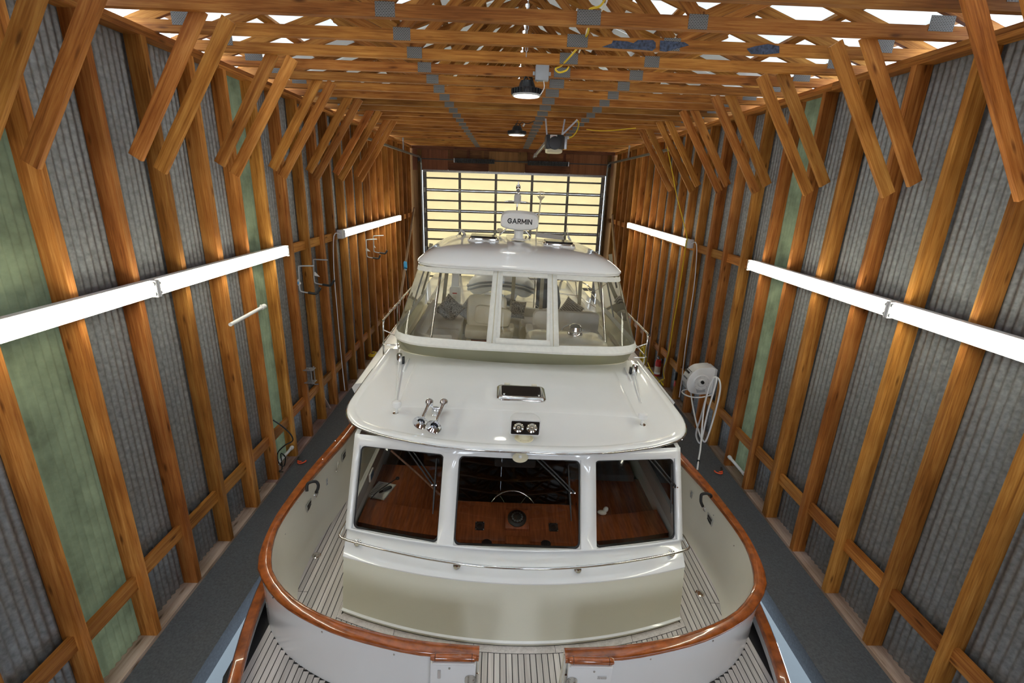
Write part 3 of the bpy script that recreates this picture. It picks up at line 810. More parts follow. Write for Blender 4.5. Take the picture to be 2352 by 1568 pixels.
# windscreen wall with three openings
WX = [(-1.76, -.83), (-.665, .665), (.83, 1.76)]
WZ = (.60, 1.36)
xs = sorted(set([-1.82, 1.82] + [v for p in WX for v in p] + [-1.5, -1.2, -1.0, -.4, -.2, 0, .2, .4, 1.0, 1.2, 1.5]))
zs = [.585, .60, .8, 1.0, 1.2, 1.36, 1.42, 1.465]
V = []; F = []
for z in zs:
    for x in xs: V.append(front(x, z))
nx_ = len(xs)
for i in range(len(zs) - 1):
    for j in range(nx_ - 1):
        xm = (xs[j] + xs[j + 1]) / 2; zm = (zs[i] + zs[i + 1]) / 2
        if WZ[0] < zm < WZ[1] and any(a < xm < b_ for a, b_ in WX): continue
        F.append((i * nx_ + j, i * nx_ + j + 1, (i + 1) * nx_ + j + 1, (i + 1) * nx_ + j))
o = mesh('windscreen_surround', V, F, GEL, B, True, auto=40)
md = o.modifiers.new('t', 'SOLIDIFY'); md.thickness = .05; md.offset = 1 if False else -1
for wi, (a, b_) in enumerate(WX):
    # moulded frame with rounded corners, proud of the wall
    inner = rrect(a, WZ[0], b_, WZ[1], .05, 6)
    r1 = [front(x, z, .004) for x, z in rrect(a - .045, WZ[0] - .045, b_ + .045 if b_ < 1.7 else b_ + .045, WZ[1] + .045, .095, 6)]
    r2 = [front(x, z, .018) for x, z in rrect(a - .035, WZ[0] - .035, b_ + .035, WZ[1] + .035, .085, 6)]
    r3 = [front(x, z, .020) for x, z in rrect(a - .016, WZ[0] - .016, b_ + .016, WZ[1] + .016, .066, 6)]
    r4 = [front(x, z, .006) for x, z in inner]
    r5 = [front(x, z, -.03) for x, z in inner]
    loft('window_frame', [r1, r2, r3, r4, r5], GEL, B, closed=True, auto=60)
    r6 = [front(x, z, -.008) for x, z in rrect(a + .014, WZ[0] + .014, b_ - .014, WZ[1] - .014, .045, 6)]
    loft('window_gasket', [[front(x, z, -.004) for x, z in inner], r6, [front(x, z, -.02) for x, z in rrect(a + .014, WZ[0] + .014, b_ - .014, WZ[1] - .014, .045, 6)]], RUBBER, B, closed=True)
    # corner fillets are covered by the frame; the pane
    gx = [a + (b_ - a) * j / 12 for j in range(13)]
    V = [front(x, z, -.014) for z in (WZ[0], WZ[1]) for x in gx]
    mesh('windscreen_pane', V, [(j, j + 1, 13 + j + 1, 13 + j) for j in range(12)], PANE, B, True)
    # filler behind rounded corners so the wall shows no square holes
    for cxn, sx_ in ((a, 1), (b_, -1)):
        for czn, sz_ in ((WZ[0], 1), (WZ[1], -1)):
            pts = [(cxn, czn)] + [(cxn + sx_ * (.05 - .05 * math.sin(t)), czn + sz_ * (.05 - .05 * math.cos(t))) for t in [math.radians(15 * q) for q in range(7)]]
            VV = [front(x, z, .005) for x, z in pts] + [front(x, z, -.02) for x, z in pts]
            n = len(pts)
            mesh('frame_corner', VV, [tuple(range(n)), tuple(range(2 * n - 1, n - 1, -1))] + [(q, (q + 1) % n, n + (q + 1) % n, n + q) for q in range(n)], GEL, B)
# pilothouse sides with side windows
for sgn in (-1, 1):
    V = []; F = []
    zs2 = [.585, .75, 1.32, 1.46]; yfr = lambda z: front(1.82, z).y
    for z in zs2:
        f0 = yfr(z)
        for yy in (f0, f0 + .10, 2.9, 3.05, 4.5): V.append((sgn * 1.82, yy, z if z < 1.4 else z + .08 * (yy - 1.8)))
    for i in range(3):
        for j in range(4):
            if i == 1 and j in (1, 3): continue
            F.append((5 * i + j, 5 * i + j + 1, 5 * i + 5 + j + 1, 5 * i + 5 + j))
    o = mesh('pilothouse_side', V, F, GEL, B)
    md = o.modifiers.new('t', 'SOLIDIFY'); md.thickness = .05; md.offset = 0
    for (ya, yb_) in ((yfr(.75) + .06, 2.92), (3.03, 4.5)):
        mesh('side_pane', [(sgn * 1.82, ya, .74), (sgn * 1.82, yb_, .74), (sgn * 1.82, yb_, 1.33), (sgn * 1.82, ya + .25, 1.33)], [(0, 1, 2, 3)], PANE, B)

# ---- pilothouse roof with brow
def zr(x, y): return 1.558 + .088 * (y - 1.6) - .02 * x * x
ro = [(0, 1.444), (.45, 1.452), (.93, 1.52), (1.42, 1.67), (1.67, 1.785), (1.87, 1.91), (2.01, 2.10), (2.08, 2.36), (2.07, 2.70), (2.03, 3.3), (1.97, 4.0)]
RO = [Vector((p.x, p.y, 0)) for p in resample(catmull(sym([(p[0], p[1], 0) for p in ro]), 6), 90)]
RON = []
for i, p in enumerate(RO):
    t = (RO[min(i + 1, len(RO) - 1)] - RO[max(i - 1, 0)]).normalized(); RON.append(Vector((-t.y, t.x, 0)))   # inward
def rring(inset, dz): return [Vector((p.x + nn.x * inset, p.y + nn.y * inset * (1 if p.y < 3.7 else 0), zr(p.x + nn.x * inset, p.y) + dz)) for p, nn in zip(RO, RON)]
rings = [rring(.16, -.045), rring(.03, -.036), rring(.012, -.026), rring(.004, -.014), rring(.0, .0), rring(.003, .010), rring(.012, .020), rring(.028, .026), rring(.06, .028), rring(.09, .026), rring(.100, .021), rring(.112, .020), rring(.125, .023), rring(.205, .016)]
last = rring(.205, .016)
for f in (.15, .35, .6, .85, 1.0):
    rr = []
    for p in last:
        x = p.x * (1 - f); y = p.y + (4.0 - p.y) * f * .9
        rr.append(Vector((x, y, zr(x, y) + .016 * (1 - f) + .012 * math.sin(math.pi / 2 * min(1, f * 2)))))
    rings.append(rr)
loft('pilothouse_roof', rings, GEL, B, auto=35)
# underside
V = [p for p in rring(.16, -.045)]; n = len(V); mid = [Vector((0, p.y + (4.0 - p.y) * .5, 1.50)) for p in V]
F = [(j, j + 1, n + j + 1, n + j) for j in range(n - 1)]
mesh('roof_lining', V + mid, F, GEL_C, B, True)
# raised centre of the roof
def raised(x, y):
    fx = min(1, max(0, (1.48 - abs(x)) / .03)); yf0 = 2.17 + .05 * (x / 1.4) ** 2
    fy_ = min(1, max(0, (y - yf0) / .06))
    return .008 + .016 * min(fx, fy_)
xs = sorted(set([-1.49, -1.48, -1.465, -1.45, 1.45, 1.465, 1.48, 1.49] + [-1.4 + .2 * j for j in range(15)]))
ys = [0, .012, .03, .045, .06, .075, .2, .5, .8, 1.1, 1.38]
V = []; F = []
for yy in ys:
    for x in xs:
        y = 2.16 + .05 * (x / 1.4) ** 2 + yy * (1 - .06 * (x / 1.4) ** 2)
        V.append((x, y, zr(x, y) + raised(x, y)))
q = len(xs)
for i in range(len(ys) - 1):
    for j in range(q - 1): F.append((i * q + j, i * q + j + 1, (i + 1) * q + j + 1, (i + 1) * q + j))
mesh('raised_roof_panel', V, F, GEL, B, True, auto=40)
# stainless rub strip under the brow
def strip(inset, dz): return [Vector((p.x + nn.x * inset, p.y + nn.y * inset, zr(p.x, p.y) + dz)) for p, nn in zip(RO, RON)][7:-7]
loft('brow_strip', [strip(.008, .006), strip(-.008, .003), strip(-.012, -.008), strip(-.007, -.018), strip(.012, -.022)], STEEL, B, auto=60)
stp = strip(-.013, -.008)
for j in range(3, len(stp) - 3, 4):
    p = stp[j]
    lathe('strip_screw', [(0, 0), (.006, 0), (.004, .003), (0, .004)], CHROME, B, align((-RON[7 + j].x, -RON[7 + j].y, 0), p), n=8)
# side steps (bright lines near the roof edge) and side wings carrying the rails
for sgn in (-1, 1):
    V = [(1.93, 3.25, 1.30), (2.24, 3.20, 1.30), (2.27, 3.16, 1.42), (2.24, 3.22, 1.45), (1.93, 3.3, 1.47)]
    rings = []
    for f, y in ((0, 0), (.0, .02), (1, 3.2), (1, 9.0)):
        rings.append([Vector((sgn * (v[0] + .02 * f), v[1] + y, v[2])) for v in V])
    loft('side_wing', rings, GEL, B, closed=True, cap=True, auto=30)
# ================================================================== ROOF AND FOREDECK FITTINGS
def roofpt(px, py, dz=0.0):
    z = 1.6
    for _ in range(25):
        p = lp(px, py, z=z); z = zr(p.x, p.y) + dz
    p = lp(px, py, z=z); return p
# deck hatch on the roof
hx0, hx1, hy0, hy1 = -.275, .345, 2.455, 2.83
hz = lambda x, y: zr(x, y) + .024
def hring(ins, dz, r): return [Vector((x, y, hz(x, y) + dz)) for x, y in rrect(hx0 + ins, hy0 + ins, hx1 - ins, hy1 - ins, r, 6)]
o = loft('roof_hatch', [hring(0, -.01, .06), hring(0, .012, .06), hring(.012, .026, .055), hring(.045, .040, .03), hring(.058, .040, .025), hring(.060, .030, .022)], STEEL, B, closed=True, auto=40)
prism('hatch_lid', rrect(hx0 + .058, hy0 + .058, hx1 - .058, hy1 - .058, .022), .010, DARKP, o, Matrix.Translation((0, 0, hz(.03, 2.64) + .028)) @ Matrix.Rotation(.088, 4, 'X') @ Matrix.Translation((0, 0, 0)) if False else
      Matrix.Translation((0, 2.64, hz(0, 2.64) + .030)) @ Matrix.Rotation(.0878, 4, 'X') @ Matrix.Translation((0, -2.64, 0)))
for x, y in ((hx0 + .09, hy0 + .085), (hx1 - .09, hy0 + .085)):
    lathe('hatch_knob', [(0, 0), (.017, 0), (.015, .007), (.0, .009)], STEEL, o, Matrix.Translation((x, y, hz(x, y) + .040)), n=14)
for x in (hx0 + .13, hx1 - .13):
    box('hatch_hinge', (x, hy1 + .005, hz(x, hy1) + .03), (.07, .035, .022), GEL_C, o, bev=.005)

# searchlight
p = roofpt(1203.5, 1007)
sl = empty('searchlight', (p.x, 1.69, zr(p.x, 1.69)), parent=B)
sl_base = lathe('searchlight_base', [(0, 0), (.105, 0), (.100, .008), (.066, .016), (.060, .06), (.058, .075), (0, .075)], CREAMP, sl, n=28)
for a in (-.5, .5, 2.6, 3.7):
    lathe('screw', [(0, 0), (.006, 0), (.004, .003), (0, .003)], STEEL, sl_base, Matrix.Translation((.085 * math.sin(a), -.085 * math.cos(a), .009)), n=8)
hw, hh = .162, .088
ring = []
for (y, s, zz) in ((-.06, 1.0, .158), (-.045, 1.03, .158), (.06, 1.0, .165), (.13, .80, .170), (.165, .45, .172)):
    ring.append([Vector((x * s, y, zz + (z_ if z_ < 0 else z_ * 1.05) * (s if y > 0 else 1))) for x, z_ in rrect(-hw, -hh, hw, hh, .018 if y < 0 else .05, 4)])
hd = loft('searchlight_head', ring, WHITEP, sl, closed=True, cap=True, auto=40)
loft('lamp_face', [[Vector((x, -.062, .158 + z_)) for x, z_ in rrect(-.152, -.079, .152, .079, .012, 4)], [Vector((x, -.066, .158 + z_)) for x, z_ in rrect(-.150, -.077, .150, .077, .012, 4)]], DARKP, hd, closed=True, cap=True)
REFL = mat('lamp_reflector', (0.62, 0.58, 0.50), rough=0.12, metal=1.0)
for x in (-.072, .072):
    bl = lathe('reflector', [(.058, 0), (.052, .006), (.040, .002), (.022, -.004), (.012, .008), (.0, .010)], REFL, hd, align((0, -1, 0), (x, -.0665, .160)), n=22)

# twin trumpet horns
def horn(bell, tail, rb=.088):
    bell = Vector(bell); tail = Vector(tail); ax = (bell - tail); ln = ax.length
    M = align(ax, tail, (0, 0, 1))
    prof = [(0, -.055), (.030, -.055), (.046, -.045), (.050, -.02), (.046, 0), (.032, .012), (.024, .02), (.018, .05), (.018, ln * .55), (.020, ln * .72), (.026, ln * .84), (.042, ln * .94), (rb, ln), (rb + .003, ln + .002), (rb - .004, ln + .001), (.050, ln * .93), (.036, ln * .87), (.025, ln * .78), (0, ln * .76)]
    h = lathe('horn_trumpet', prof, CHROME, B, M, n=28, auto=30)
    lathe('bell_lining', [(rb - .003, ln - .001), (.060, ln * .955), (.043, ln * .915), (.030, ln * .85), (.023, ln * .79)], HORNL, h, n=28, cap=False)
    lathe('horn_throat', [(0, ln * .78), (.0225, ln * .78), (.0225, ln * .765), (0, ln * .765)], BLACK, h, n=18)
    return h
def rp(px, py, dz): return roofpt(px, py, dz)
horn(rp(966, 971, .115), rp(985, 927, .14)); horn(rp(996, 981, .115), rp(1018.5, 927, .14))
hb = rp(1000, 943, .06)
bk = blob('horn_bracket', hb + Vector((0, 0, .0)), (.085, .06, .10), CHROME, B, e=.5)
tube('horn_link', [rp(988, 932, .12), rp(1000, 940, .09), rp(1014, 936, .11)], .010, CHROME, B)
lathe('horn_foot', [(0, 0), (.05, 0), (.045, .012), (.02, .03), (.02, .06), (0, .06)], CHROME, B, Matrix.Translation((hb.x, hb.y, zr(hb.x, hb.y))), n=16)

# small dome aerials on stub posts
for (q, lab) in (((910.7, 948.4), 'white dome aerial on the side of the twin horns'), ((1474, 975), 'white dome aerial on the side away from the horns')):
    p = roofpt(*q); d = empty('dome_aerial', (p.x, p.y, zr(p.x, p.y)), parent=B); d['label'] = lab
    lathe('aerial_foot', [(0, 0), (.048, 0), (.046, .006), (.03, .012), (.0, .012)], STEEL, d, n=20)
    lathe('aerial_post', [(.017, .01), (.017, .09), (.0, .09)], WHITEP, d, n=14)
    lathe('aerial_dome', [(0, .085), (.050, .085), (.056, .092), (.058, .125), (.050, .145), (.035, .153), (0, .155)], WHITEP, d, n=24)
# fold-down whip aerials: chrome ratchet mount, white whip lying along the roof
for (base, tip) in (((918, 838), (909, 925)), ((1455.6, 862), (1472, 930))):
    p = roofpt(*base); q = roofpt(*tip)
    d = empty('whip_aerial', (p.x, p.y, zr(p.x, p.y)), parent=B)
    lathe('aerial_mount', [(0, 0), (.042, 0), (.044, .02), (.042, .15), (.036, .17), (0, .172)], CHROME, d, n=20)
    box('mount_bracket', (.04 * (1 if p.x < 0 else -1), .02, .06), (.05, .06, .12), BLACK, d, bev=.006)
    v = Vector((q.x - p.x, q.y - p.y, zr(q.x, q.y) - zr(p.x, p.y)))
    tube('whip', [(0, -.03, .05), (v.x * .12, v.y * .12, .05), (v.x, v.y, v.z + .035)], [.015, .013, .006], WHITEP, d, n=8)
    sg = 1 if p.x < 0 else -1
    # moulded ridge beside the mount
    box('roof_ridge', (p.x + sg * .10, p.y - .05, zr(p.x, p.y) + .03), (.025, .42, .04), GEL, B, rot=(.088, 0, 0), bev=.01)

# loudspeaker horn under the brow
p = lp(1195, 1056, y=1.46)
lathe('hailer_horn', [(0, -.10), (.03, -.10), (.035, -.05), (.06, -.02), (.083, 0), (.085, .004), (.078, .002), (.045, -.015), (.02, -.02), (0, -.02)], CREAMP, B, align((0, -1, -.35), (p.x, p.y + .02, p.z + .02)), n=26)
lathe('hailer_centre', [(0, -.03), (.018, -.03), (.018, .0), (.012, .006), (0, .007)], WHITEP, B, align((0, -1, -.35), (p.x, p.y + .02, p.z + .02)), n=16)

# pantograph wipers
def wiper(p_top, p_piv, blade_a, blade_b):
    """arms from under the brow to the pivot, blade across it; all points given in the photograph, placed just off the glass"""
    def on(q, off=.035):
        lo, hi = .3, 1.8
        for _ in range(40):          # where the sight line meets the glass
            z = (lo + hi) / 2; r_ = lp(q[0], q[1], z=z)
            if r_.y - (front(r_.x, z).y - off) > 0: lo = z
            else: hi = z
        return lp(q[0], q[1], z=z)
    wpr = empty('wiper', (0, 0, 0), parent=B)
    a = on(p_top); b_ = on(p_piv)
    off = Vector((.055, -.002, 0))
    tube('wiper_arm', [a + Vector((0, .08, .05)), a, b_], .008, BLACK, wpr, n=6)
    tube('wiper_arm', [a + off + Vector((0, .08, .05)), a + off, b_ + off * .8], .008, BLACK, wpr, n=6)
    tube('wiper_bridge', [b_, b_ + off * .8], .010, BLACK, wpr, n=6)
    for e in (b_, b_ + off * .8): lathe('pivot_cap', [(0, 0), (.010, 0), (.008, .008), (0, .009)], STEEL, wpr, align((0, -1, .5), e + Vector((0, -.008, .004))), n=10)
    c, d = on(blade_a, .018), on(blade_b, .018)
    tube('wiper_blade', [c, c.lerp(d, .25), c.lerp(d, .5), c.lerp(d, .75), d], [.005, .010, .013, .010, .005], BLACK, wpr, n=6)
wiper((928, 1022), (993, 1113), (1003, 1052), (994, 1180))
wiper((1228, 1050), (1311, 1131), (1305, 1068), (1312, 1196))
wiper((1482, 1043), (1546, 1118), (1543, 1065), (1541, 1178))

# handrail round the foot of the windscreen
hz_ = .62
pts = [lp(*q, z=hz_) for q in [(817, 1246), (900, 1266), (1000, 1285), (1100, 1299), (1190, 1305), (1290, 1305), (1400, 1296), (1480, 1283), (1540, 1271)]]
Lc = lp(774, 1234, z=hz_); Rc = lp(1580.5, 1258, z=hz_)
xc = (abs(Lc.x) + abs(Rc.x)) / 2; yc = (Lc.y + Rc.y) / 2
half_ = [(0, .804), (.41, .822), (.87, .889), (1.29, .983), (1.64, 1.08), (xc - .06, yc - .025), (xc - .01, yc + .01), (xc, yc + .09), (xc - .02, yc + .6), (xc - .03, 3.0)]
y0 = half_[0][1]
full = sym([(x, y, hz_) for x, y in half_])
tube('handrail', catmull(full, 6), .0135, STEEL, B, n=10)
for x, y in ((-1.66, 1.10), (-.61, .85), (.61, .85), (1.66, 1.10)):
    e = Vector((x, y + .045, .548 + .02 * (abs(x) > 1)))
    lathe('handrail_boss', [(0, 0), (.038, 0), (.036, .014), (.018, .026), (.014, .05), (0, .05)], STEEL, B, align((-x * .12, -.75, .65), e), n=18)

# ---- bulwark fittings
def bul(q, sgn, inset=.0):
    """a point of the inner bulwark face under pixel q"""
    x = sgn * 2.45
    for _ in range(15):
        p = lp(q[0], q[1], x=x)
        yy = p.y; xi = 2.5
        for a, b_ in zip(INN, INN[1:]):
            if a.y <= yy <= b_.y and a.x > 2: xi = a.x + (b_.x - a.x) * (yy - a.y) / max(1e-6, b_.y - a.y)
        k = -.02 + (RZ - p.z) * .15
        x = sgn * (xi - max(0, k) - inset)
    return lp(q[0], q[1], x=x)
def plate(name, c, sgn, wy, hz__, m, parent=B, t=.006):
    return box(name, c, (t, wy, hz__), m, parent, bev=.002)
FRAME_G = mat('pale_vent_frame', (0.55, 0.55, 0.52), rough=.3, metal=.5)
for q, sgn in (((710, 1161), -1), ((790, 1046), -1), ((1630, 1193), 1)):
    c = bul(q, sgn); v = plate('vent_frame', c, sgn, .16, .11, FRAME_G)
    for dz in (.022, -.022): box('vent_slot', (-sgn * .004, 0, dz), (.004, .11, .032), INK, v)
for q, sgn in (((751, 1107), -1), ((752.5, 1146), -1), ((1588, 1136), 1), ((1581, 1173), 1)):
    c = bul(q, sgn); h = plate('door_hinge', c, sgn, .055, .10, FRAME_G)
    for dz in (.025, -.025): box('hinge_knuckle', (-sgn * .005, 0, dz), (.008, .014, .022), GREYP, h)
for q, sgn in (((775, 1072), -1),):
    c = bul(q, sgn, .02); tube('door_latch', [c + Vector((0, .05, .06)), c, c + Vector((0, -.03, -.05)), c + Vector((0, -.07, -.02))], .009, STEEL, B)
for q, sgn in (((727, 1137), -1), ((1615, 1167), 1)):
    c = bul(q, sgn, .02)
    cl = tube('rail_cleat', [c + Vector((0, -.06, -.005)), c + Vector((0, -.02, 0)), c + Vector((0, .02, 0)), c + Vector((0, .06, .005))], [.008, .014, .014, .008], CHROME, B, n=10)
    tube('cleat_post', [c, c + Vector((sgn * .03, 0, 0))], .014, CHROME, B, n=10)
for qs, sgn in ([((741, 1054), (684, 1152), (655, 1226), (770, 1012)), -1], [((1601, 1110), (1639, 1183), (1686, 1253), (1565, 1080)), 1]):
    for q in qs:
        c = bul(q, sgn); lathe('snap_stud', [(0, 0), (.008, 0), (.007, .005), (0, .006)], STEEL, B, align((-sgn, 0, 0), c), n=8)
# snap studs on the outer face
def outer_pt(x):
    for a, b_ in zip(OUT, OUT[1:]):
        if a.x <= abs(x) <= b_.x and a.y < 1.3:
            f = (abs(x) - a.x) / max(1e-6, b_.x - a.x); return a.y + (b_.y - a.y) * f
    return -.1
for x in (-2.26, -1.70, -1.05, 1.10, 1.72, 2.25):
    y = outer_pt(x) + .034; lathe('snap_stud', [(0, 0), (.010, 0), (.008, .006), (0, .007)], STEEL, B, align((x * .2, -1, 0), (x * .997, y, .47)), n=8)

# ---- gate: two leaves folded flat against the outer face
for sgn in (-1, 1):
    g = empty('gate_leaf', (sgn * .36, -.142, .04), parent=B); g['label'] = 'left half of the folded-back gate' if sgn < 0 else 'right half of the folded-back gate'
    box('gate_panel', (sgn * .19, 0, .22), (.36, .035, .60), GEL, g, bev=.008)
    box('panel_lip', (sgn * .19, -.004, .533), (.33, .05, .018), GEL, g, bev=.005)
    prof = []
    sec = []
    for x in (.012, .03, .35, .372):
        k = .8 if x in (.012, .372) else 1.0
        sec.append([Vector((sgn * x, .004 + .030 * k * math.cos(a), .568 + .027 * k * math.sin(a))) for a in [2 * math.pi * j / 14 for j in range(14)]])
    cp = loft('gate_cap', sec, TEAK_V, g, closed=True, cap=True, auto=50)
    for x in (.045, .335):
        tube('cap_inlay', [(sgn * x, .004 + .031 * math.cos(a), .568 + .028 * math.sin(a)) for a in [2 * math.pi * j / 14 for j in range(14)]], .0022, MAHOG_D, cp, n=4, closed=True)
    hn = prism('gate_hinge', rrect(-.005, -.055, .085, .055, .04, 6), .006, STEEL, g, align((0, -1, 0), (sgn * .01 if sgn > 0 else -.09, -.018, .36), (1, 0, 0)), bev=.0015)
    for dx, dz in ((.02, .03), (.06, 0), (.02, -.03)):
        lathe('hinge_screw', [(0, 0), (.009, 0), (.006, .004), (0, .004)], STEEL, hn, Matrix.Translation((dx + (.0 if sgn > 0 else .005), dz, .006)), n=10)
    tube('hinge_pin', [(sgn * -.004, -.012, .30), (sgn * -.004, -.012, .43)], .010, STEEL, g, n=10)
    box('gate_latch', (sgn * .29 if sgn > 0 else -.30, -.02, .42), (.075 if sgn > 0 else .026, .012, .03 if sgn > 0 else .09), CHROME, g, bev=.004)
    lathe('snap_stud', [(0, 0), (.010, 0), (.008, .005), (0, .006)], STEEL, g, align((0, -1, 0), (sgn * .22, -.018, .48)), n=8)

# ================================================================== PILOTHOUSE INTERIOR (seen through the glass)
def dashband(y_off0, z0, y_off1, z1, name, m, xa, xb, n=10):
    V0 = []; V1 = []
    for j in range(n + 1):
        x = xa + (xb - xa) * j / n
        yb = 1.09 + .24 * (x / 1.76) ** 2
        V0.append(Vector((x, yb + y_off0, z0))); V1.append(Vector((x, yb + y_off1, z1)))
    return loft(name, [V0, V1], m, B)
SZ = .47
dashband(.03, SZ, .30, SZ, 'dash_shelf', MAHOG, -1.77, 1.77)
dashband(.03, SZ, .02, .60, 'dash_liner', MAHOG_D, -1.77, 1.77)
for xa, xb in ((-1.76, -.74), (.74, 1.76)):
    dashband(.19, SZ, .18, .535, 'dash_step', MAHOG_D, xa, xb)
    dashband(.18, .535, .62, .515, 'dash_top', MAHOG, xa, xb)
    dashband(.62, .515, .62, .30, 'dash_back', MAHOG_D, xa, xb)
def con_z(y): return SZ + (y - 1.36) / .38 * .13
loft('console_front', [[Vector((x, 1.36, SZ)) for x in (-.74, -.3, .3, .74)], [Vector((x, 1.74, SZ + .13)) for x in (-.74, -.3, .3, .74)], [Vector((x, 1.86, SZ + .13)) for x in (-.74, -.3, .3, .74)], [Vector((x, 1.87, .1)) for x in (-.74, -.3, .3, .74)]], MAHOG, B, auto=20)
for x in (-.74, .74):
    V = [(x, 1.30, SZ - .1), (x, 1.30, SZ + .03), (x, 1.74, SZ + .15), (x, 1.90, SZ + .15), (x, 1.90, .1)]
    mesh('console_cheek', V + [(v[0] + .02, v[1], v[2]) for v in V], [(0, 1, 2, 3, 4), (9, 8, 7, 6, 5)] + [(i, (i + 1) % 5, 5 + (i + 1) % 5, 5 + i) for i in range(5)], MAHOG, B)
def con_pt(q):
    y = 1.5
    for _ in range(25):
        p = lp(q[0], q[1], y=y); y = 1.36 + (p.z - SZ) / .13 * .38
        y = min(1.8, max(1.2, y * .5 + p.y * .5))
    return lp(q[0], q[1], y=y)
lo_n = Vector((0, -.32, .95)).normalized()
p = con_pt((1187, 1197))
bx = box('compass_box', (p.x, p.y, p.z + .015), (.27, .24, .05), MAHOG, B, rot=(.33, 0, 0), bev=.006)
box('compass_box_step', (p.x, 1.31, SZ + .03), (.27, .12, .07), MAHOG, B, bev=.006)
cm = lathe('compass', [(0, 0), (.108, 0), (.108, .018), (.088, .035), (.08, .04), (0, .04)], BLACK, B, align(lo_n, (p.x, p.y, p.z + .035), (1, 0, 0)), n=28)
lathe('compass_dome', [(.078, .04), (.070, .066), (.045, .088), (0, .096)], glass('compass_glass', (0.9, 0.9, 0.9)), cm, n=24)
for j in range(24):
    a = 2 * math.pi * j / 24; rr_ = .058
    box('compass_tick', (rr_ * math.cos(a), rr_ * math.sin(a), .043), (.022 if j % 2 == 0 else .012, .005, .002), WHITEP, cm, rot=(0, 0, a))
for q in ((1102, 1208), (1271, 1211)):
    p = con_pt(q)
    s_ = prism('speaker', rrect(-.052, -.052, .052, .052, .012, 4), .012, BLACK, B, align(lo_n, p, (1, 0, 0)), bev=.003)
    lathe('speaker_cone', [(.042, .012), (.040, .016), (.02, .010), (0, .012)], RUBBER, s_, n=20)
    for dx in (-.043, .043):
        for dy in (-.043, .043): lathe('screw', [(0, 0), (.005, 0), (0, .003)], STEEL, s_, Matrix.Translation((dx, dy, .012)), n=6)
for q in ((880, 1212), (960, 1229), (1118, 1246), (1254, 1248), (1409, 1240), (1482, 1228)):
    p = lp(q[0], q[1], z=SZ + .005)
    v = lathe('demist_vent', [(0, 0), (.055, 0), (.055, .008), (.048, .012), (.0, .006)], BLACK, B, Matrix.Translation((p.x, p.y, SZ)), n=20)
    for k in (-1, 0, 1): box('vent_vane', (.024 * k, 0, .009), (.006, .08, .006), RUBBER, v)
# steering wheel
c = Vector((-.01, 2.03, .29)); a0 = Vector((1, 0, 0)); a1 = Vector((0, .40, .92)).normalized()
tube('steering_wheel', [c + (a0 * math.cos(t) + a1 * math.sin(t)) * .30 for t in [2 * math.pi * j / 40 for j in range(40)]], .014, STEEL, B, n=10, closed=True)
for j in range(5):
    t = math.pi / 2 + 2 * math.pi * (j + .5) / 5; tube('wheel_spoke', [c, c + (a0 * math.cos(t) + a1 * math.sin(t)) * .29], .009, STEEL, B, n=6)
# chart table, lockers, sole, back bulkhead
TZ = .46
box('chart_table', (-1.28, 2.32, TZ - .02), (1.05, .95, .04), MAHOG, B, bev=.006)
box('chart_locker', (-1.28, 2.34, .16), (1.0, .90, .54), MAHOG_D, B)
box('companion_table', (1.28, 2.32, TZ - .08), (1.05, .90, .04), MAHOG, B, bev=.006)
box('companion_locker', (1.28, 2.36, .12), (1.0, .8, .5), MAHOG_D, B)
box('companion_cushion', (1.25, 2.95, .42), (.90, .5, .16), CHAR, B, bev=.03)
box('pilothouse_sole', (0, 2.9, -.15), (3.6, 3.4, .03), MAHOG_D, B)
for j in range(9): box('reflection_stripe', (-.62 + .155 * j, 2.9, -.128), (.03, 2.4, .012), MAHOG, B)  # added strips imitating the roof trusses mirrored in the centre pane
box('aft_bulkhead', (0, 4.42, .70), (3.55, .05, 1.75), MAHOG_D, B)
box('helm_seat', (.05, 3.25, .42), (.60, .50, .14), CHAR, B, bev=.04)
box('helm_seat_back', (.05, 3.52, .74), (.60, .12, .55), CHAR, B, bev=.04)
lathe('helm_seat_post', [(.06, -.13), (.06, .34), (.10, .36), (0, .36)], STEEL, B, Matrix.Translation((.05, 3.25, 0)), n=14)
tube('gooseneck_lamp', [lp(848, 1150, z=TZ), lp(868, 1128, z=.60), lp(912, 1098, z=.68)], .006, BLACK, B, n=6, smooth_n=5)
gl_ = lp(913, 1098, z=.68); blob('lamp_head', gl_, (.05, .05, .035), BLACK, B, e=.8, nu=12, nv=8)
tube('interior_grab_rail', [lp(898, 1034, y=2.0), lp(960, 1088, y=1.95), lp(1012, 1137, y=1.9)], .012, OLDPOLE, B, n=8)
p = lp(853, 1090, x=-1.70)
sc_ = box('side_display', p, (.02, .16, .10), WHITEP, B, bev=.004); box('display_screen', (.011, 0, 0), (.003, .12, .075), BLUE, sc_)
# items lying on the dash and table
p = lp(876, 1127, z=TZ)
bkM = Matrix.Translation(BORG) @ BROT.to_4x4() @ Matrix.Translation((p.x, p.y, TZ + .001)) @ Matrix.Rotation(-.25, 4, 'Z')
book = empty('spiral_chart_book', M=bkM); tag(book, 'open spiral-bound chart book lying on the table behind the left windscreen', 'book')
box('book_cover', (0, 0, .004), (.24, .33, .006), PAPER, book); box('page', (-.055, 0, .012), (.115, .31, .012), PAPER, book, rot=(0, -.04, 0)); box('page', (.058, 0, .011), (.115, .31, .010), PAPER, book, rot=(0, .04, 0))
for j in range(14):
    tube('spiral_ring', [(-.125 + .012 * math.cos(t), -.14 + .0215 * j, .012 + .012 * math.sin(t)) for t in [2 * math.pi * k / 8 for k in range(8)]], .002, INK, book, n=4, closed=True)
for j in range(9): box('printed_line', (-.055 + .002 * j, -.12 + .03 * j, .0186), (.08, .006, .0006), INK, book)
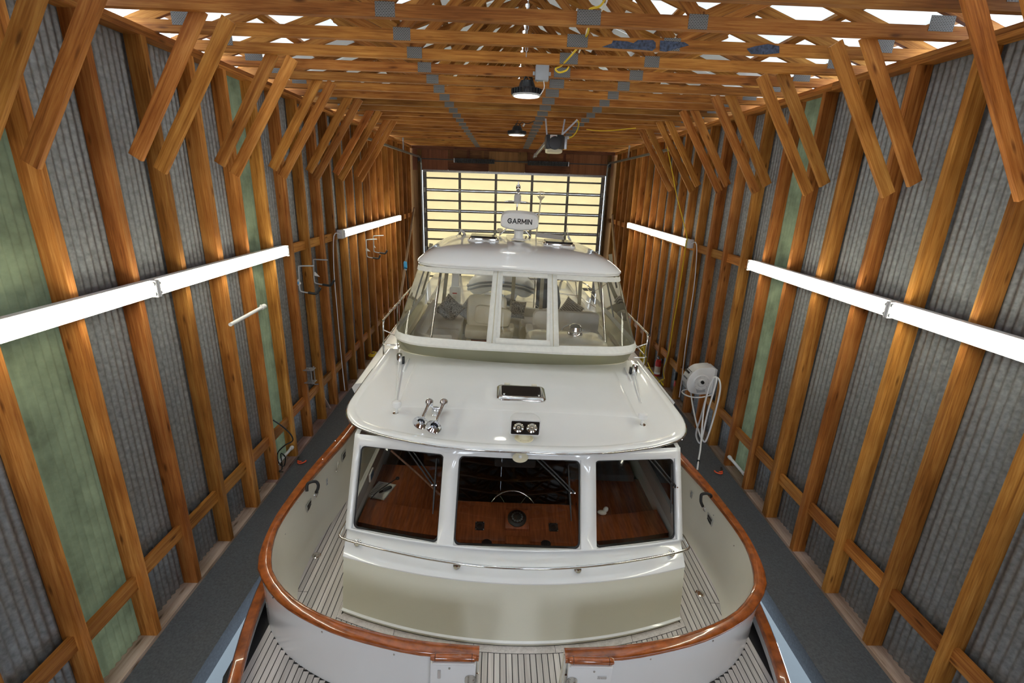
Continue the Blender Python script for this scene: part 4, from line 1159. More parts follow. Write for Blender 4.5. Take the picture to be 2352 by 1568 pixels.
gm = bkM @ Matrix.Translation((.07, .02, .035)) @ Matrix.Rotation(-.5, 4, 'Z')
gs = empty('handheld_microphone', M=gm); tag(gs, 'small dark handset lying across the open chart book', 'handset')
blob('handset_body', (0, 0, 0), (.05, .13, .035), CHAR, gs, e=.6, nu=14, nv=10); blob('handset_grip', (0, -.085, -.002), (.03, .07, .024), BLACK, gs, e=.7, nu=12, nv=8)
p = lp(1383, 1175, z=.56)
tM = Matrix.Translation(BORG) @ BROT.to_4x4() @ Matrix.Translation((p.x, p.y, .53))
ts = empty('folded_cloth', M=tM); tag(ts, 'small crumpled white cloth behind the right windscreen', 'cloth')
blob('cloth_fold', (0, 0, .02), (.13, .07, .05), PAPER, ts, rot=(0, .3, .4), e=.9, nu=14, nv=8); blob('cloth_fold', (.045, .02, .05), (.06, .05, .08), PAPER, ts, rot=(.2, .2, .1), e=.9, nu=12, nv=8)
# ================================================================== FLYBRIDGE
def U(rightpts, aft, n=70):
    """closed-front U outline from left aft round the bow to right aft"""
    return resample(catmull(sym([tuple(p) for p in rightpts] + [tuple(a) for a in aft]), 6), n)
AFT = 6.9
b0 = U([(0, 3.57, 1.735), (.45, 3.59, 1.735), (.87, 3.64, 1.735), (1.33, 3.735, 1.73), (1.62, 3.86, 1.725), (1.77, 4.03, 1.725), (1.82, 4.3, 1.725)], [(1.82, 5.2, 1.725), (1.82, AFT, 1.725)])
b1 = U([(0, 3.39, 2.0), (.5, 3.385, 2.0), (.93, 3.40, 2.0), (1.38, 3.45, 2.0), (1.62, 3.56, 2.0), (1.765, 3.74, 2.0), (1.81, 4.05, 2.0)], [(1.81, 5.2, 2.0), (1.80, AFT, 2.0)])
b2 = U([(0, 3.445, 2.075), (.5, 3.455, 2.075), (.93, 3.485, 2.075), (1.40, 3.54, 2.075), (1.64, 3.635, 2.075), (1.77, 3.80, 2.075), (1.80, 4.1, 2.075)], [(1.80, 5.2, 2.075), (1.79, AFT, 2.075)])
t0 = U([(0, 4.055, 3.0), (.45, 4.05, 3.0), (.87, 4.045, 2.995), (1.22, 4.06, 2.99), (1.44, 4.12, 2.985), (1.52, 4.24, 2.985), (1.54, 4.5, 2.985)], [(1.54, 5.2, 2.985), (1.54, AFT - .1, 2.985)])
# coaming below the screen
c0 = [Vector((p.x * 1.0, p.y - .015, p.z - .005)) for p in b0]
c00 = [Vector((p.x * 1.012, p.y - .04, p.z - .10)) for p in b0]
def inw(P, d, dz):
    out = []
    for i, p in enumerate(P):
        t = (P[min(i + 1, len(P) - 1)] - P[max(i - 1, 0)]); t.z = 0; t.normalize(); nn = Vector((-t.y, t.x, 0))
        out.append(Vector((p.x + nn.x * d, p.y + nn.y * d, p.z + dz)))
    return out
ci = inw(b0, .07, 0.0)
ci2 = [Vector((p.x, p.y, 1.10)) for p in inw(b0, .10, 0)]
loft('flybridge_coaming', [c00, c0, inw(b0, .0, .008), inw(b0, .06, .008), ci, ci2], GEL_C, B, auto=40)
co = [Vector((p.x * 1.01, p.y, 1.25)) for p in b0 if p.y > 3.95]
dl = [p for p in inw(b0, .06, -.02)]
loft('flybridge_dash', [dl, [Vector((p.x * .97, max(p.y, 4.25) if abs(p.x) < 1.75 else p.y, 1.72)) for p in inw(b0, .16, 0)]], GEL_C, B)
box('flybridge_sole', (0, 5.5, 1.09), (3.5, 3.2, .03), GEL_C, B)
loft('venturi_screen', [b0, b1], SMOKE, B, auto=40)
loft('canvas_hem', [inw(b1, -.012, -.02), inw(b1, -.02, .01), inw(b2, -.014, -.01), inw(b2, -.004, .012), inw(b2, .006, .0), inw(b1, .004, -.02)], CANVAS, B, auto=50)
# dotted straps on the screen
for xq, sg in (((322, 1330), (358, 1430)), ) if False else ():
    pass
def on_screen(i, f, off=.006):
    p = b0[i].lerp(b1[i], f); n = inw(b0, -off, 0)[i] - b0[i]; return p + n
for i0, di in ((17, 1), (52, -1)):
    A_, B_ = on_screen(i0, 0.02), on_screen(i0 - di, .95)
    o = board('screen_bracket', A_, B_, .035, .006, STEEL, B, wdir=(1, 0, 0))
    for f in (.1, .37, .63, .9):
        p = A_.lerp(B_, f); lathe('bracket_screw', [(0, 0), (.008, 0), (.006, .005), (0, .005)], INK, B, align((0, -1, .3), p + Vector((0, -.006, 0))), n=8)
for i in (22, 27, 33, 47):
    board('screen_brace', inw(b0, .05, .02)[i], inw(b1, .03, -.01)[i], .03, .012, DOORM, B, wdir=(1, 0, 0))
# clear enclosure: front and sides
N_ = len(b2)
loft('clear_enclosure', [b2, [p.lerp(q, .5) for p, q in zip(b2, t0)], t0], VINYL, B, auto=40)
def at_x(f_x, zf, off=.008):
    """point of the enclosure front at given x (lower edge x) and height fraction"""
    best = None
    for i in range(len(b2) - 1):
        p0 = b2[i].lerp(t0[i], zf); p1 = b2[i + 1].lerp(t0[i + 1], zf)
        if p0.y < 4.6 and p0.x <= f_x <= p1.x:
            p = p0.lerp(p1, (f_x - p0.x) / max(1e-6, p1.x - p0.x)); return p + Vector((0, -off, 0))
    return Vector((f_x, 4.0, 2.5))
def fabric_strip(name, rows, w0, w1, m, t=.006):
    """flat strip following points; rows = list of (centre, halfwidth vector)"""
    pass
def panel_strip(name, xa0, xb0, xa1, xb1, f0=0.0, f1=1.0, m=CANVAS, off=.010, n=5):
    V = []
    for i in range(n + 1):
        f = f0 + (f1 - f0) * i / n
        for x in (xa0 + (xa1 - xa0) * i / n, xb0 + (xb1 - xb0) * i / n): V.append(at_x(x, f, off))
    o = mesh(name, V, [(2 * i, 2 * i + 1, 2 * i + 3, 2 * i + 2) for i in range(n)], m, B, True)
    md = o.modifiers.new('t', 'SOLIDIFY'); md.thickness = .006
    return o
def X2(px, py, zf):     # x of pixel at height fraction zf of the enclosure
    y = 3.46 + .6 * zf
    return lp(px, py, y=y).x
panel_strip('enclosure_mullion', X2(1117, 786, 0), X2(1141, 788, 0), X2(1133, 618, 1), X2(1150, 620, 1), 0, 1)
panel_strip('enclosure_mullion', X2(1261, 792, 0), X2(1284, 793, 0), X2(1262, 626, 1), X2(1279, 628, 1), 0, 1)
panel_strip('enclosure_mullion', X2(1117, 786, 0) + .075, X2(1117, 786, 0) + .086, X2(1133, 618, 1) + .065, X2(1133, 618, 1) + .075, 0, 1, BEIGE, .016)
panel_strip('enclosure_mullion', X2(1284, 793, 0) - .085, X2(1284, 793, 0) - .075, X2(1279, 628, 1) - .075, X2(1279, 628, 1) - .065, 0, 1, BEIGE, .016)
# roll-up centre window border
xa, xb = X2(1141, 788, 0) + .03, X2(1261, 792, 0) - .03
for f0, f1 in ((.03, .085), (.93, .99)):
    panel_strip('window_border', xa, xa + .0, xa, xa, f0, f1) if False else None
def hstrip(name, f0, f1, x0, x1, m=CANVAS, off=.012, n=8):
    V = []
    for f in (f0, f1):
        for j in range(n + 1): V.append(at_x(x0 + (x1 - x0) * j / n, f, off))
    o = mesh(name, V, [(j, j + 1, n + 2 + j, n + 1 + j) for j in range(n)], m, B, True)
    md = o.modifiers.new('t', 'SOLIDIFY'); md.thickness = .006
hstrip('window_border', .0, .075, xa - .05, xb + .05); hstrip('window_border', .93, 1.0, -1.3, 1.3, off=.008)
panel_strip('window_border', xa - .04, xa + .01, xa - .035, xa + .012); panel_strip('window_border', xb - .01, xb + .04, xb - .012, xb + .035)
# top band just under the hardtop and seams on the corners
loft('canvas_top_band', [[p.lerp(q, .94) + Vector((0, -.004, 0)) for p, q in zip(b2, inw(t0, -.01, 0))], inw(t0, -.012, 0.01)], CANVAS, B)
for i in (13, 56):
    V = []
    for f in (0, .25, .5, .75, 1):
        for k in (i, i + 1):
            pass
for idx in (4, 65):     # aft edge posts of the sides
    tube('enclosure_post', [b2[idx], t0[idx]], .018, BEIGE, B, n=8)
for idx in (11, 58):
    tube('enclosure_zip', [b2[idx].lerp(t0[idx], f) + Vector((.004 if idx < 30 else -.004, -.004, 0)) for f in (0, .5, 1)], .011, CANVAS, B, n=6)
# stainless hardtop supports
for a, b_, sg in (((985, 812), (1013, 620), -1), ((1393, 834), (1380, 640), 1)):
    p0 = lp(a[0], a[1], y=3.92); p1 = lp(b_[0], b_[1], y=4.30)
    s_ = tube('hardtop_support', [p0, p1], .020, STEEL, B, n=12)
    lathe('support_foot', [(0, 0), (.055, 0), (.05, .008), (.024, .012), (0, .012)], STEEL, B, Matrix.Translation((p0.x, p0.y, p0.z - .005)), n=16)
# aft curtain frame
for q0, q1 in (((1176, 700), (1182, 620)), ((1242, 705), (1246, 625)), ((1330, 705), (1332, 640)), ((1018, 700), (1032, 615)), ((965, 720), (990, 612)), ((1410, 740), (1395, 640))):
    p0 = lp(q0[0], q0[1], y=AFT - .05); p1 = lp(q1[0], q1[1], y=AFT - .12)
    p0.z = 1.75; p1.z = 3.02
    board('aft_curtain_post', p0, p1, .075, .02, BEIGE, B, wdir=(1, 0, 0))
# hardtop
ht = [(0, 4.0), (.55, 4.0), (1.1, 4.01), (1.36, 4.06), (1.50, 4.17), (1.555, 4.34), (1.56, 4.7), (1.55, 5.6), (1.52, 6.4), (1.42, 6.85), (1.15, 7.02), (.6, 7.06), (0, 7.06)]
rt = [(-x, y) for x, y in ht[1:-1]]
loop = catmull([(x, y, 0) for x, y in ht] + [(x, y, 0) for x, y in rt[::-1]], 4, closed=True)
cen = Vector((0, 5.5, 0))
def hring2(s, z): return [Vector((cen.x + (p.x - cen.x) * s, cen.y + (p.y - cen.y) * s, z + .015 * (p.y - 4.0) * 0)) for p in loop]
rings = [hring2(.80, 3.0), hring2(.985, 3.0), hring2(.995, 3.015), hring2(.990, 3.03), hring2(1.0, 3.035), hring2(1.004, 3.05), hring2(1.0, 3.068), hring2(.985, 3.09), hring2(.95, 3.135), hring2(.90, 3.185), hring2(.84, 3.225), hring2(.75, 3.255), hring2(.60, 3.277), hring2(.40, 3.288), hring2(.2, 3.292), hring2(0.01, 3.293)]
loft('hardtop', rings, GEL, B, closed=True, auto=50, cap=True)
HZ = 3.275
def hatch(pts, name='hardtop_hatch', lifted=False):
    c = sum((Vector(p) for p in pts), Vector()) / 4
    x0, x1 = min(p.x for p in pts), max(p.x for p in pts); y0, y1 = min(p.y for p in pts), max(p.y for p in pts)
    h = empty(name, (0, 0, 0), parent=B)
    def r_(i, z, r): return [Vector((x, y, z)) for x, y in rrect(x0 + i, y0 + i, x1 - i, y1 - i, r, 4)]
    loft('hatch_base', [r_(-.02, HZ - .03, .07), r_(-.01, HZ + .02, .06), r_(.0, HZ + .03, .06)], GEL, h, closed=True, cap=True)
    loft('hatch_frame', [r_(.0, HZ + .03, .06), r_(.0, HZ + .05, .06), r_(.03, HZ + .068, .05), r_(.05, HZ + .068, .04)], STEEL, h, closed=True, auto=40)
    prism('hatch_lid', rrect(x0 + .035, y0 + .035, x1 - .035, y1 - .035, .03), .030, DARKP, h, Matrix.Translation((0, 0, HZ + .058)))
    return h
hatch([Vector((-.86, 5.30, 0)), Vector((-.34, 5.80, 0))] * 2)
hatch([Vector((.42, 5.15, 0)), Vector((.95, 5.62, 0))] * 2)
# solar panel / tilted lid behind the right hatch
p = [lp(940 + a / 4.704, 500 + b_ / 4.704, z=3.36) for a, b_ in ((1440, 222), (1700, 268))]
box('solar_panel', ((p[0].x + p[1].x) / 2, 6.15, 3.36), (.52, .40, .012), LGREY, B, rot=(.10, .05, -.08), bev=.003)
# radar plinth
V = []
for (y, z, w_) in ((4.35, 3.245, .20), (4.6, 3.29, .20), (6.3, 3.33, .20), (6.55, 3.28, .20)):
    V.append([Vector((-w_, y, z - .06)), Vector((-w_, y, z - .006)), Vector((-w_ + .015, y, z)), Vector((w_ - .015, y, z)), Vector((w_, y, z - .006)), Vector((w_, y, z - .06))])
loft('radar_plinth', V, GEL, B, auto=30)
# radar
rb = lp(940 + 1178 / 4.704, 500 + 235 / 4.704, z=3.33)
ry = rb.y
rd = empty('radar', (rb.x, ry, 3.325), parent=B)
lathe('radar_foot', [(0, 0), (.13, 0), (.125, .012), (.085, .03), (.075, .08), (.08, .13), (.085, .16), (0, .16)], WHITEP, rd, n=20)
for x in (-.11, .11):
    for y in (-.05, .05): lathe('foot_bolt', [(0, 0), (.012, 0), (.012, .012), (0, .012)], STEEL, rd, Matrix.Translation((x, y, .006)), n=8)
zc = .315
sec = []
for (y, s, h0, h1) in ((-.13, .90, -.085, .10), (-.125, .95, -.100, .115), (-.09, 1.0, -.115, .135), (.06, 1.0, -.115, .15), (.13, .93, -.10, .14), (.16, .8, -.08, .12)):
    W = .325 * s
    prof = [(-W * .62, h0 * 1.12), (-W * .93, h0 * .85), (-W, h0 * .3), (-W * .965, h1 * .55), (-W * .88, h1 * .9), (-W * .6, h1 * 1.1), (0, h1 * 1.17), (W * .6, h1 * 1.1), (W * .88, h1 * .9), (W * .965, h1 * .55), (W, h0 * .3), (W * .93, h0 * .85), (W * .62, h0 * 1.12), (0, h0 * 1.3)]
    sec.append(catmull([(x, y, zc + z) for x, z in prof], 3, closed=True))
hd = loft('radar_housing', sec, WHITEP, rd, closed=True, cap=True, auto=35)
GL = {'G': [[(.95, .80), (.80, .95), (.5, 1.0), (.2, .90), (.03, .65), (.0, .5), (.03, .35), (.2, .10), (.5, .0), (.80, .06), (.96, .22), (.96, .48), (.55, .48)]],
      'A': [[(0, 0), (.5, 1.0), (1, 0)], [(.19, .30), (.81, .30)]],
      'R': [[(.05, 0), (.05, 1), (.62, 1), (.85, .92), (.92, .74), (.85, .55), (.62, .47), (.05, .47)], [(.5, .47), (.95, 0)]],
      'M': [[(0, 0), (.0, 1.0), (.5, .25), (1.0, 1.0), (1.0, 0)]], 'I': [[(0, 0), (0, 1)]], 'N': [[(0, 0), (0, 1), (1, 0), (1, 1)]]}
def lettering(word, h_, y, zc_, parent):
    wd = {'G': .84, 'A': .88, 'R': .68, 'M': .90, 'I': .0, 'N': .74}; gap = .34; t = .115
    tot = sum(wd[c] for c in word) + gap * (len(word) - 1); x = -tot * h_ / 2
    for c in word:
        V = []; F = []
        for pl in GL[c]:
            P = [(x + u * wd[c] * h_, zc_ + (v - .5) * h_) for u, v in pl]
            for (x0, z0), (x1, z1) in zip(P, P[1:]):
                d = Vector((x1 - x0, 0, z1 - z0)); d.normalize(); n_ = Vector((-d.z, 0, d.x)) * h_ * t; e = d * h_ * t
                k = len(V)
                for yy in (y, y - .0015):
                    V += [Vector((x0, yy, z0)) - e + n_, Vector((x1, yy, z1)) + e + n_, Vector((x1, yy, z1)) + e - n_, Vector((x0, yy, z0)) - e - n_]
                F += [(k, k + 1, k + 2, k + 3), (k + 7, k + 6, k + 5, k + 4)] + [(k + i, k + (i + 1) % 4, k + 4 + (i + 1) % 4, k + 4 + i) for i in range(4)]
        mesh('letter', V, F, INK, parent)
        x += (wd[c] + gap) * h_
lettering('GARMIN', .070, -.1315, zc + .005, hd)
# masthead light pole behind the radar
pb = lp(1189, 545, y=6.6)
mp_ = empty('masthead_light', (rb.x - .02, 6.45, 3.28), parent=B)
tube('mast_pole', [(0, 0, 0), (0, 0, .86)], .015, CHROME, mp_, n=10)
lathe('light_body', [(0, .62), (.05, .62), (.065, .64), (.065, .76), (.05, .79), (0, .79)], LGREY, mp_, n=16)
lathe('light_top', [(.018, .79), (.022, .84), (.04, .87), (.045, .92), (.03, .96), (.012, .97), (.012, 1.02), (0, 1.02)], CHROME, mp_, n=14)
for sg in (-1, 1):
    tube('spreader_arm', [(sg * .05, 0, .66), (sg * .16, 0, .655), (sg * .25, 0, .645)], [.014, .014, .004], CHROME, mp_, n=8)
for sg in (-1, 1):
    tube('mast_stay', [(sg * .05, .0, .28), (sg * .30, .0, .02)], .012, STEEL, mp_, n=8)
# anchor light on its own staff
ap = lp(1237, 548, y=6.7); at_ = lp(1237, 470, y=6.7)
an = empty('wind_sensor', (lp(1231, 545, y=6.75).x, 6.75, 3.25), parent=B)
tube('staff', [(0, 0, 0), (.04, 0, .74)], .015, CREAMP, an, n=8)
lathe('sensor_cup', [(0, .73), (.02, .73), (.03, .75), (.075, .80), (.075, .81), (0, .81)], CREAMP, an, Matrix.Translation((.04, 0, 0)), n=16)
lathe('sensor_cap', [(0, .87), (.07, .87), (.075, .875), (.05, .895), (0, .905)], CREAMP, an, Matrix.Translation((.04, 0, 0)), n=16)
for a in (0, 2.1, 4.2): tube('sensor_post', [(.04 + .045 * math.cos(a), .045 * math.sin(a), .80), (.04 + .045 * math.cos(a), .045 * math.sin(a), .875)], .006, CREAMP, an, n=6)
# small mushroom aerial, folded whips on the rear edge
m1 = lp(1148, 540, y=6.7)
lathe('gps_aerial', [(.012, 0), (.012, .07), (.06, .085), (.065, .11), (.05, .14), (0, .145)], CREAMP, B, Matrix.Translation((m1.x, 6.6, 3.27)), n=16)
for q, tip in (((1067, 540), (1048, 562)), ((1310, 545), (1302, 522))):
    p = lp(q[0], q[1], y=6.4); e = lp(tip[0], tip[1], y=6.1)
    f = empty('folding_aerial', (p.x, 6.4, 3.24), parent=B)
    lathe('aerial_mount', [(0, 0), (.035, 0), (.03, .03), (.02, .06), (0, .06)], STEEL, f, n=12)
    tube('aerial_sleeve', [(0, 0, .05), ((e.x - p.x) * .45, -.12, .12)], .022, WHITEP, f, n=8)
    tube('aerial_whip', [((e.x - p.x) * .45, -.12, .12), (e.x - p.x, -.3, max(.02, e.z - 3.24))], .006, WHITEP, f, n=6)
for q in ((1092, 538), (1282, 547)):
    p = lp(q[0], q[1], y=6.5); lathe('roof_stud', [(0, 0), (.03, 0), (.025, .02), (.012, .03), (.012, .05), (0, .05)], STEEL, B, Matrix.Translation((p.x, 6.5, 3.25)), n=10)

# ---- side rails on the wings
for sg in (-1, 1):
    x = sg * 2.0
    rl = empty('side_rail', (0, 0, 0), parent=B)
    top = [(x, 3.92, 1.47), (x, 3.92, 2.10), (x, 3.96, 2.17), (x, 4.06, 2.19), (x, 5.9, 2.20), (x, 9.0, 2.20)]
    tube('top_rail', top[:1] + catmull(top[1:], 4), .0135, STEEL, rl, n=8)
    mid = [(sg * 1.80, 3.86, 1.83), (x - sg * .06, 3.83, 1.84), (x - sg * .02, 3.835, 1.84), (x, 3.87, 1.84), (x, 3.95, 1.84), (x, 9.0, 1.86)]
    tube('middle_rail', mid, .011, STEEL, rl, n=8)
    tube('brace_rail', [(x, 3.92, 2.04), (sg * 1.80, 3.86, 1.98)], .0115, STEEL, rl, n=8)
    for y in (4.95, 6.6, 8.4): tube('stanchion', [(x, y, 1.46), (x, y, 2.2)], .0125, STEEL, rl, n=8)
    for y in (3.92, 4.95): lathe('stanchion_foot', [(0, 0), (.04, 0), (.035, .008), (0, .01)], STEEL, rl, Matrix.Translation((x, y, 1.465)), n=12)

# ---- flybridge furniture
BM = Matrix.Translation(BORG) @ BROT.to_4x4()
# helm console with compass dome
cs = loft('helm_console', [[Vector((.80 + (x - .80) * k, 4.10 + (y - 4.10) * k, z)) for x, y in rrect(.16, 3.72, 1.42, 4.48, .16, 5)] for k, z in ((1.0, 1.10), (1.0, 1.90), (.98, 1.97), (.92, 2.02), (.8, 2.04), (.3, 2.05))], GEL_C, B, closed=True, cap=True)
lathe('console_compass', [(.12, 0), (.118, .02), (.10, .045), (.112, .07), (.10, .13), (.06, .165), (0, .175)], CHROME, B, Matrix.Translation((.93, 4.20, 2.045)), n=24)
tube('console_wheel', [(.93 + .17 * math.cos(t), 4.62 + .06 * math.sin(t), 1.90 + .16 * math.sin(t)) for t in [2 * math.pi * j / 28 for j in range(28)]], .011, STEEL, B, n=8, closed=True)
box('console_screen', (.60, 4.47, 1.93), (.30, .02, .16), DARKP, B, rot=(.2, 0, 0), bev=.004)
# helm seat: pedestal locker, cushion and folded backrest
hs = empty('helm_bench', (-.43, 5.35, 1.10), parent=B)
box('seat_locker', (0, 0, .24), (.80, .50, .48), CREAMP, hs, bev=.02)
box('locker_trim', (0, -.25, .455), (.62, .02, .06), MAHOG, hs, bev=.004)
blob('seat_cushion', (0, -.02, .58), (.86, .56, .18), VINYLC, hs, e=.28)
blob('backrest', (-.06, .16, .90), (.72, .20, .62), VINYLC, hs, rot=(-.16, .0, 0), e=.32)
blob('backrest_flap', (.05, .03, .86), (.66, .10, .34), VINYLC, hs, rot=(-.05, .10, 0), e=.35)
blob('armrest', (.40, .0, .66), (.10, .40, .10), VINYLC, hs, e=.5)
# companion bench on the right
cb = empty('companion_bench', (.98, 5.35, 1.10), parent=B)
box('bench_base', (0, 0, .22), (1.20, .50, .44), CREAMP, cb, bev=.02)
blob('bench_cushion', (0, -.02, .50), (1.18, .55, .14), VINYLG, cb, e=.28)
loft('bench_back', [[Vector((x, .24 + .0 * z, .78 + z)) for x, z in rrect(-.60, -.19, .60, .19, .10, 5)], [Vector((x, .20, .78 + z)) for x, z in rrect(-.62, -.21, .62, .21, .11, 5)], [Vector((x, .14, .78 + z)) for x, z in rrect(-.60, -.19, .60, .19, .10, 5)]], VINYLG, cb, closed=True, cap=True, auto=50)
blob('armrest', (-.68, .0, .66), (.13, .42, .13), VINYLG, cb, e=.5); tube('armrest_post', [(-.66, .05, .1), (-.68, .05, .62)], .02, CREAMP, cb, n=8)
# settee along the left side
st = empty('settee', (0, 0, 0), parent=B)
box('settee_base', (-1.35, 5.6, 1.30), (.72, 2.3, .40), CREAMP, st, bev=.02)
blob('seat_cushion', (-1.30, 5.05, 1.54), (.66, 1.15, .13), VINYLG, st, e=.22); blob('seat_cushion', (-1.30, 6.22, 1.54), (.66, 1.10, .13), VINYLG, st, e=.22)
pts_in = [(-1.02, 4.33), (-1.25, 4.28), (-1.48, 4.36), (-1.60, 4.6), (-1.61, 5.2), (-1.61, 6.0), (-1.60, 6.75)]
sm = catmull([(x, y, 0) for x, y in pts_in], 6)
rr = []
for i, p in enumerate(sm):
    t = (sm[min(i + 1, len(sm) - 1)] - sm[max(i - 1, 0)]).normalized(); n = Vector((-t.y, t.x, 0)) * -1
    rr.append([p + n * u + Vector((0, 0, z)) for u, z in ((-.05, 1.48), (-.06, 1.80), (-.03, 1.88), (.04, 1.88), (.06, 1.80), (.06, 1.48))])
loft('settee_back', rr, VINYLG, st, closed=True, cap=True, auto=50)
box('aft_coaming', (0, 6.98, 1.43), (3.55, .08, .66), GEL_C, B, bev=.015)
blob('aft_backrest', (-.9, 6.86, 1.62), (1.3, .14, .30), VINYLG, st, e=.3)
box('aft_settee', (.9, 6.65, 1.30), (1.4, .5, .40), CREAMP, B, bev=.02); 
blob('aft_seat_cushion', (.9, 6.63, 1.54), (1.35, .5, .12), VINYLG, B, e=.22)

# throw pillows
def pil_mat(name, a, b_, mode):
    m, nt, bs, out = _nodes(name); L = nt.links.new
    tc = N(nt, 'ShaderNodeTexCoord')
    if mode == 'scroll':
        t = N(nt, 'ShaderNodeTexVoronoi', Scale=18.0); t.feature = 'DISTANCE_TO_EDGE'; L(tc.outputs['Object'], t.inputs['Vector']); f = t.outputs['Distance']; r = ramp(nt, [(0.03, a), (0.10, b_), (0.2, b_), (0.26, a)])
    else:
        t = N(nt, 'ShaderNodeTexWave', Scale=9.0, Distortion=7.0, Detail=2.0); t.bands_direction = 'Z'; L(tc.outputs['Object'], t.inputs['Vector']); f = t.outputs['Fac']; r = ramp(nt, [(0.40, a), (0.55, b_)])
    L(f, r.inputs['Fac']); L(r.outputs['Color'], bs.inputs['Base Color']); bs.inputs['Roughness'].default_value = .85
    return m
PIL1 = pil_mat('scroll_print', (.13, .115, .095), (.50, .45, .38), 'scroll')
PIL2 = pil_mat('pale_leaf_print', (.42, .42, .45), (.64, .63, .62), 'scroll')
PIL3 = pil_mat('zebra_print', (.18, .165, .15), (.58, .55, .50), 'wave')
def pillow(c, rot, s, m, label, base_z):
    M = BM @ Matrix.Translation(Vector(c)) @ Matrix.Rotation(rot[2], 4, 'Z') @ Matrix.Rotation(rot[0], 4, 'X') @ Matrix.Rotation(rot[1], 4, 'Y')
    V = []; F = []; n = 12
    for side in (1, -1):
        for i in range(n + 1):
            for j in range(n + 1):
                u, v = 2 * i / n - 1, 2 * j / n - 1
                th = .5 * ((1 - u ** 4) * (1 - v ** 4)) ** .55
                pin = 1 - .07 * (1 - u * u) * abs(v) ** 3; pin2 = 1 - .07 * (1 - v * v) * abs(u) ** 3
                V.append((u * s / 2 * pin2, side * th * .14, v * s / 2 * pin))
    for k in (0, 1):
        o = k * (n + 1) ** 2
        for i in range(n):
            for j in range(n):
                a = o + i * (n + 1) + j; F.append((a, a + 1, a + n + 2, a + n + 1))
    o = mesh('throw_pillow', V, F, m, None, True, M)
    bm = bmesh.new(); bm.from_mesh(o.data); bmesh.ops.remove_doubles(bm, verts=bm.verts, dist=1e-5); bmesh.ops.recalc_face_normals(bm, faces=bm.faces); bm.to_mesh(o.data); bm.free()
    tag(o, label, 'pillow', 'throw pillows on the flybridge'); return o
pillow((-1.24, 6.35, 1.80), (-.25, .70, .15), .44, PIL1, 'dark scroll-print pillow propped on its corner on the left settee', 0)
pillow((-.86, 6.45, 1.76), (-.3, .62, -.1), .38, PIL2, 'pale grey-violet print pillow between the dark pillow and the helm seat', 0)
pillow((.12, 6.60, 1.80), (-.2, .12, .2), .36, PIL1, 'dark scroll-print pillow peeping out right of the helm seat', 0)
pillow((1.24, 6.72, 1.82), (-.25, .55, -.15), .42, PIL3, 'zebra-striped pillow above the right bench back', 0)

# ---- boat deck aft, davit
box('boat_deck', (0, 9.8, 1.33), (3.9, 5.6, .06), GEL, B, bev=.01)
dv = empty('davit', (lp(1045, 690, y=7.6).x, 7.6, 1.36), parent=B)
loft('davit_base', [[Vector((x, y, z)) for x, y in rrect(-w_, -.13, w_, .13, .03, 3)] for w_, z in ((.125, 0), (.12, .62), (.10, .66))], WHITEP, dv, closed=True, cap=True)
loft('davit_arm', [[Vector((x, y + yy, z)) for x, y in rrect(-w_, -.09, w_, .09, .02, 3)] for w_, z, yy in ((.085, .64, .0), (.075, .95, .06), (.06, 1.3, .12))], WHITEP, dv, closed=True, cap=True)
box('warning_sticker', (0, -.131, .52), (.10, .002, .025), RED, dv); box('instruction_sticker', (0, -.131, .40), (.09, .002, .16), PAPER, dv)
for j in range(6): box('printed_line', (0, -.1325, .46 - .022 * j), (.07, .001, .006), GREYP, dv)
# stainless ladder hoop on the right quarter
for z in (0, ):
    hp = [lp(1285, 642, y=8.6), lp(1322, 646, y=8.6), lp(1345, 652, y=8.6), lp(1362, 668, y=8.6)]
    tube('ladder_rail', catmull(hp, 4), .013, STEEL, B, n=8)
    tube('ladder_rail', [lp(1285, 673, y=8.5), lp(1330, 680, y=8.5), lp(1372, 710, y=8.5)], .012, STEEL, B, n=8)
    tube('ladder_rail', [lp(1322, 646, y=8.6), lp(1327, 700, y=8.6)], .012, STEEL, B, n=8)

# ================================================================== DINGHY on the boat deck
D = empty('inflatable_dinghy', M=BM @ Matrix.Translation((-.20, 7.95, 1.36))); tag(D, 'white inflatable dinghy with grey rubbing stripes on the boat deck, seen through the flybridge windows', 'dinghy')
path = [(-.60, 2.4, .42), (-.61, 1.6, .42), (-.60, .9, .45), (-.52, .45, .57), (-.30, .12, .73), (0, .0, .80), (.30, .12, .73), (.52, .45, .57), (.60, .9, .45), (.61, 1.6, .42), (.60, 2.4, .42)]
pp = catmull(path, 5)
tube('buoyancy_tube', pp, [.12 + .12 * min(1, 4 * min(i, len(pp) - 1 - i) / len(pp)) for i in range(len(pp))], HYP, D, n=18)
def offs(P, d, dz):
    out = []
    for i, p in enumerate(P):
        t = (P[min(i + 1, len(P) - 1)] - P[max(i - 1, 0)]); t.z = 0; t.normalize(); out.append(Vector((p.x + t.y * -d * -1, p.y - t.x * d, p.z + dz)))
    return out
STRIPE = mat('grey_rubbing_strake', (0.22, 0.23, 0.24), rough=.6)
seg = pp[8:-8]
for dz in (.0, -.085):
    tube('rubbing_strake', offs(seg, .236 if dz == 0 else .222, dz - .02), .026, STRIPE, D, n=8)
# hull under the tubes
rings = []
for f, w_, z in ((0.05, .10, .46), (.5, .42, .14), (1.2, .55, .06), (2.3, .55, .04)):
    rings.append([Vector((-w_, f, .42)), Vector((-w_ * .8, f, .25 * .6 + z * .5)), Vector((0, f, z)), Vector((w_ * .8, f, .25 * .6 + z * .5)), Vector((w_, f, .42))])
loft('dinghy_hull', rings, GEL, D)
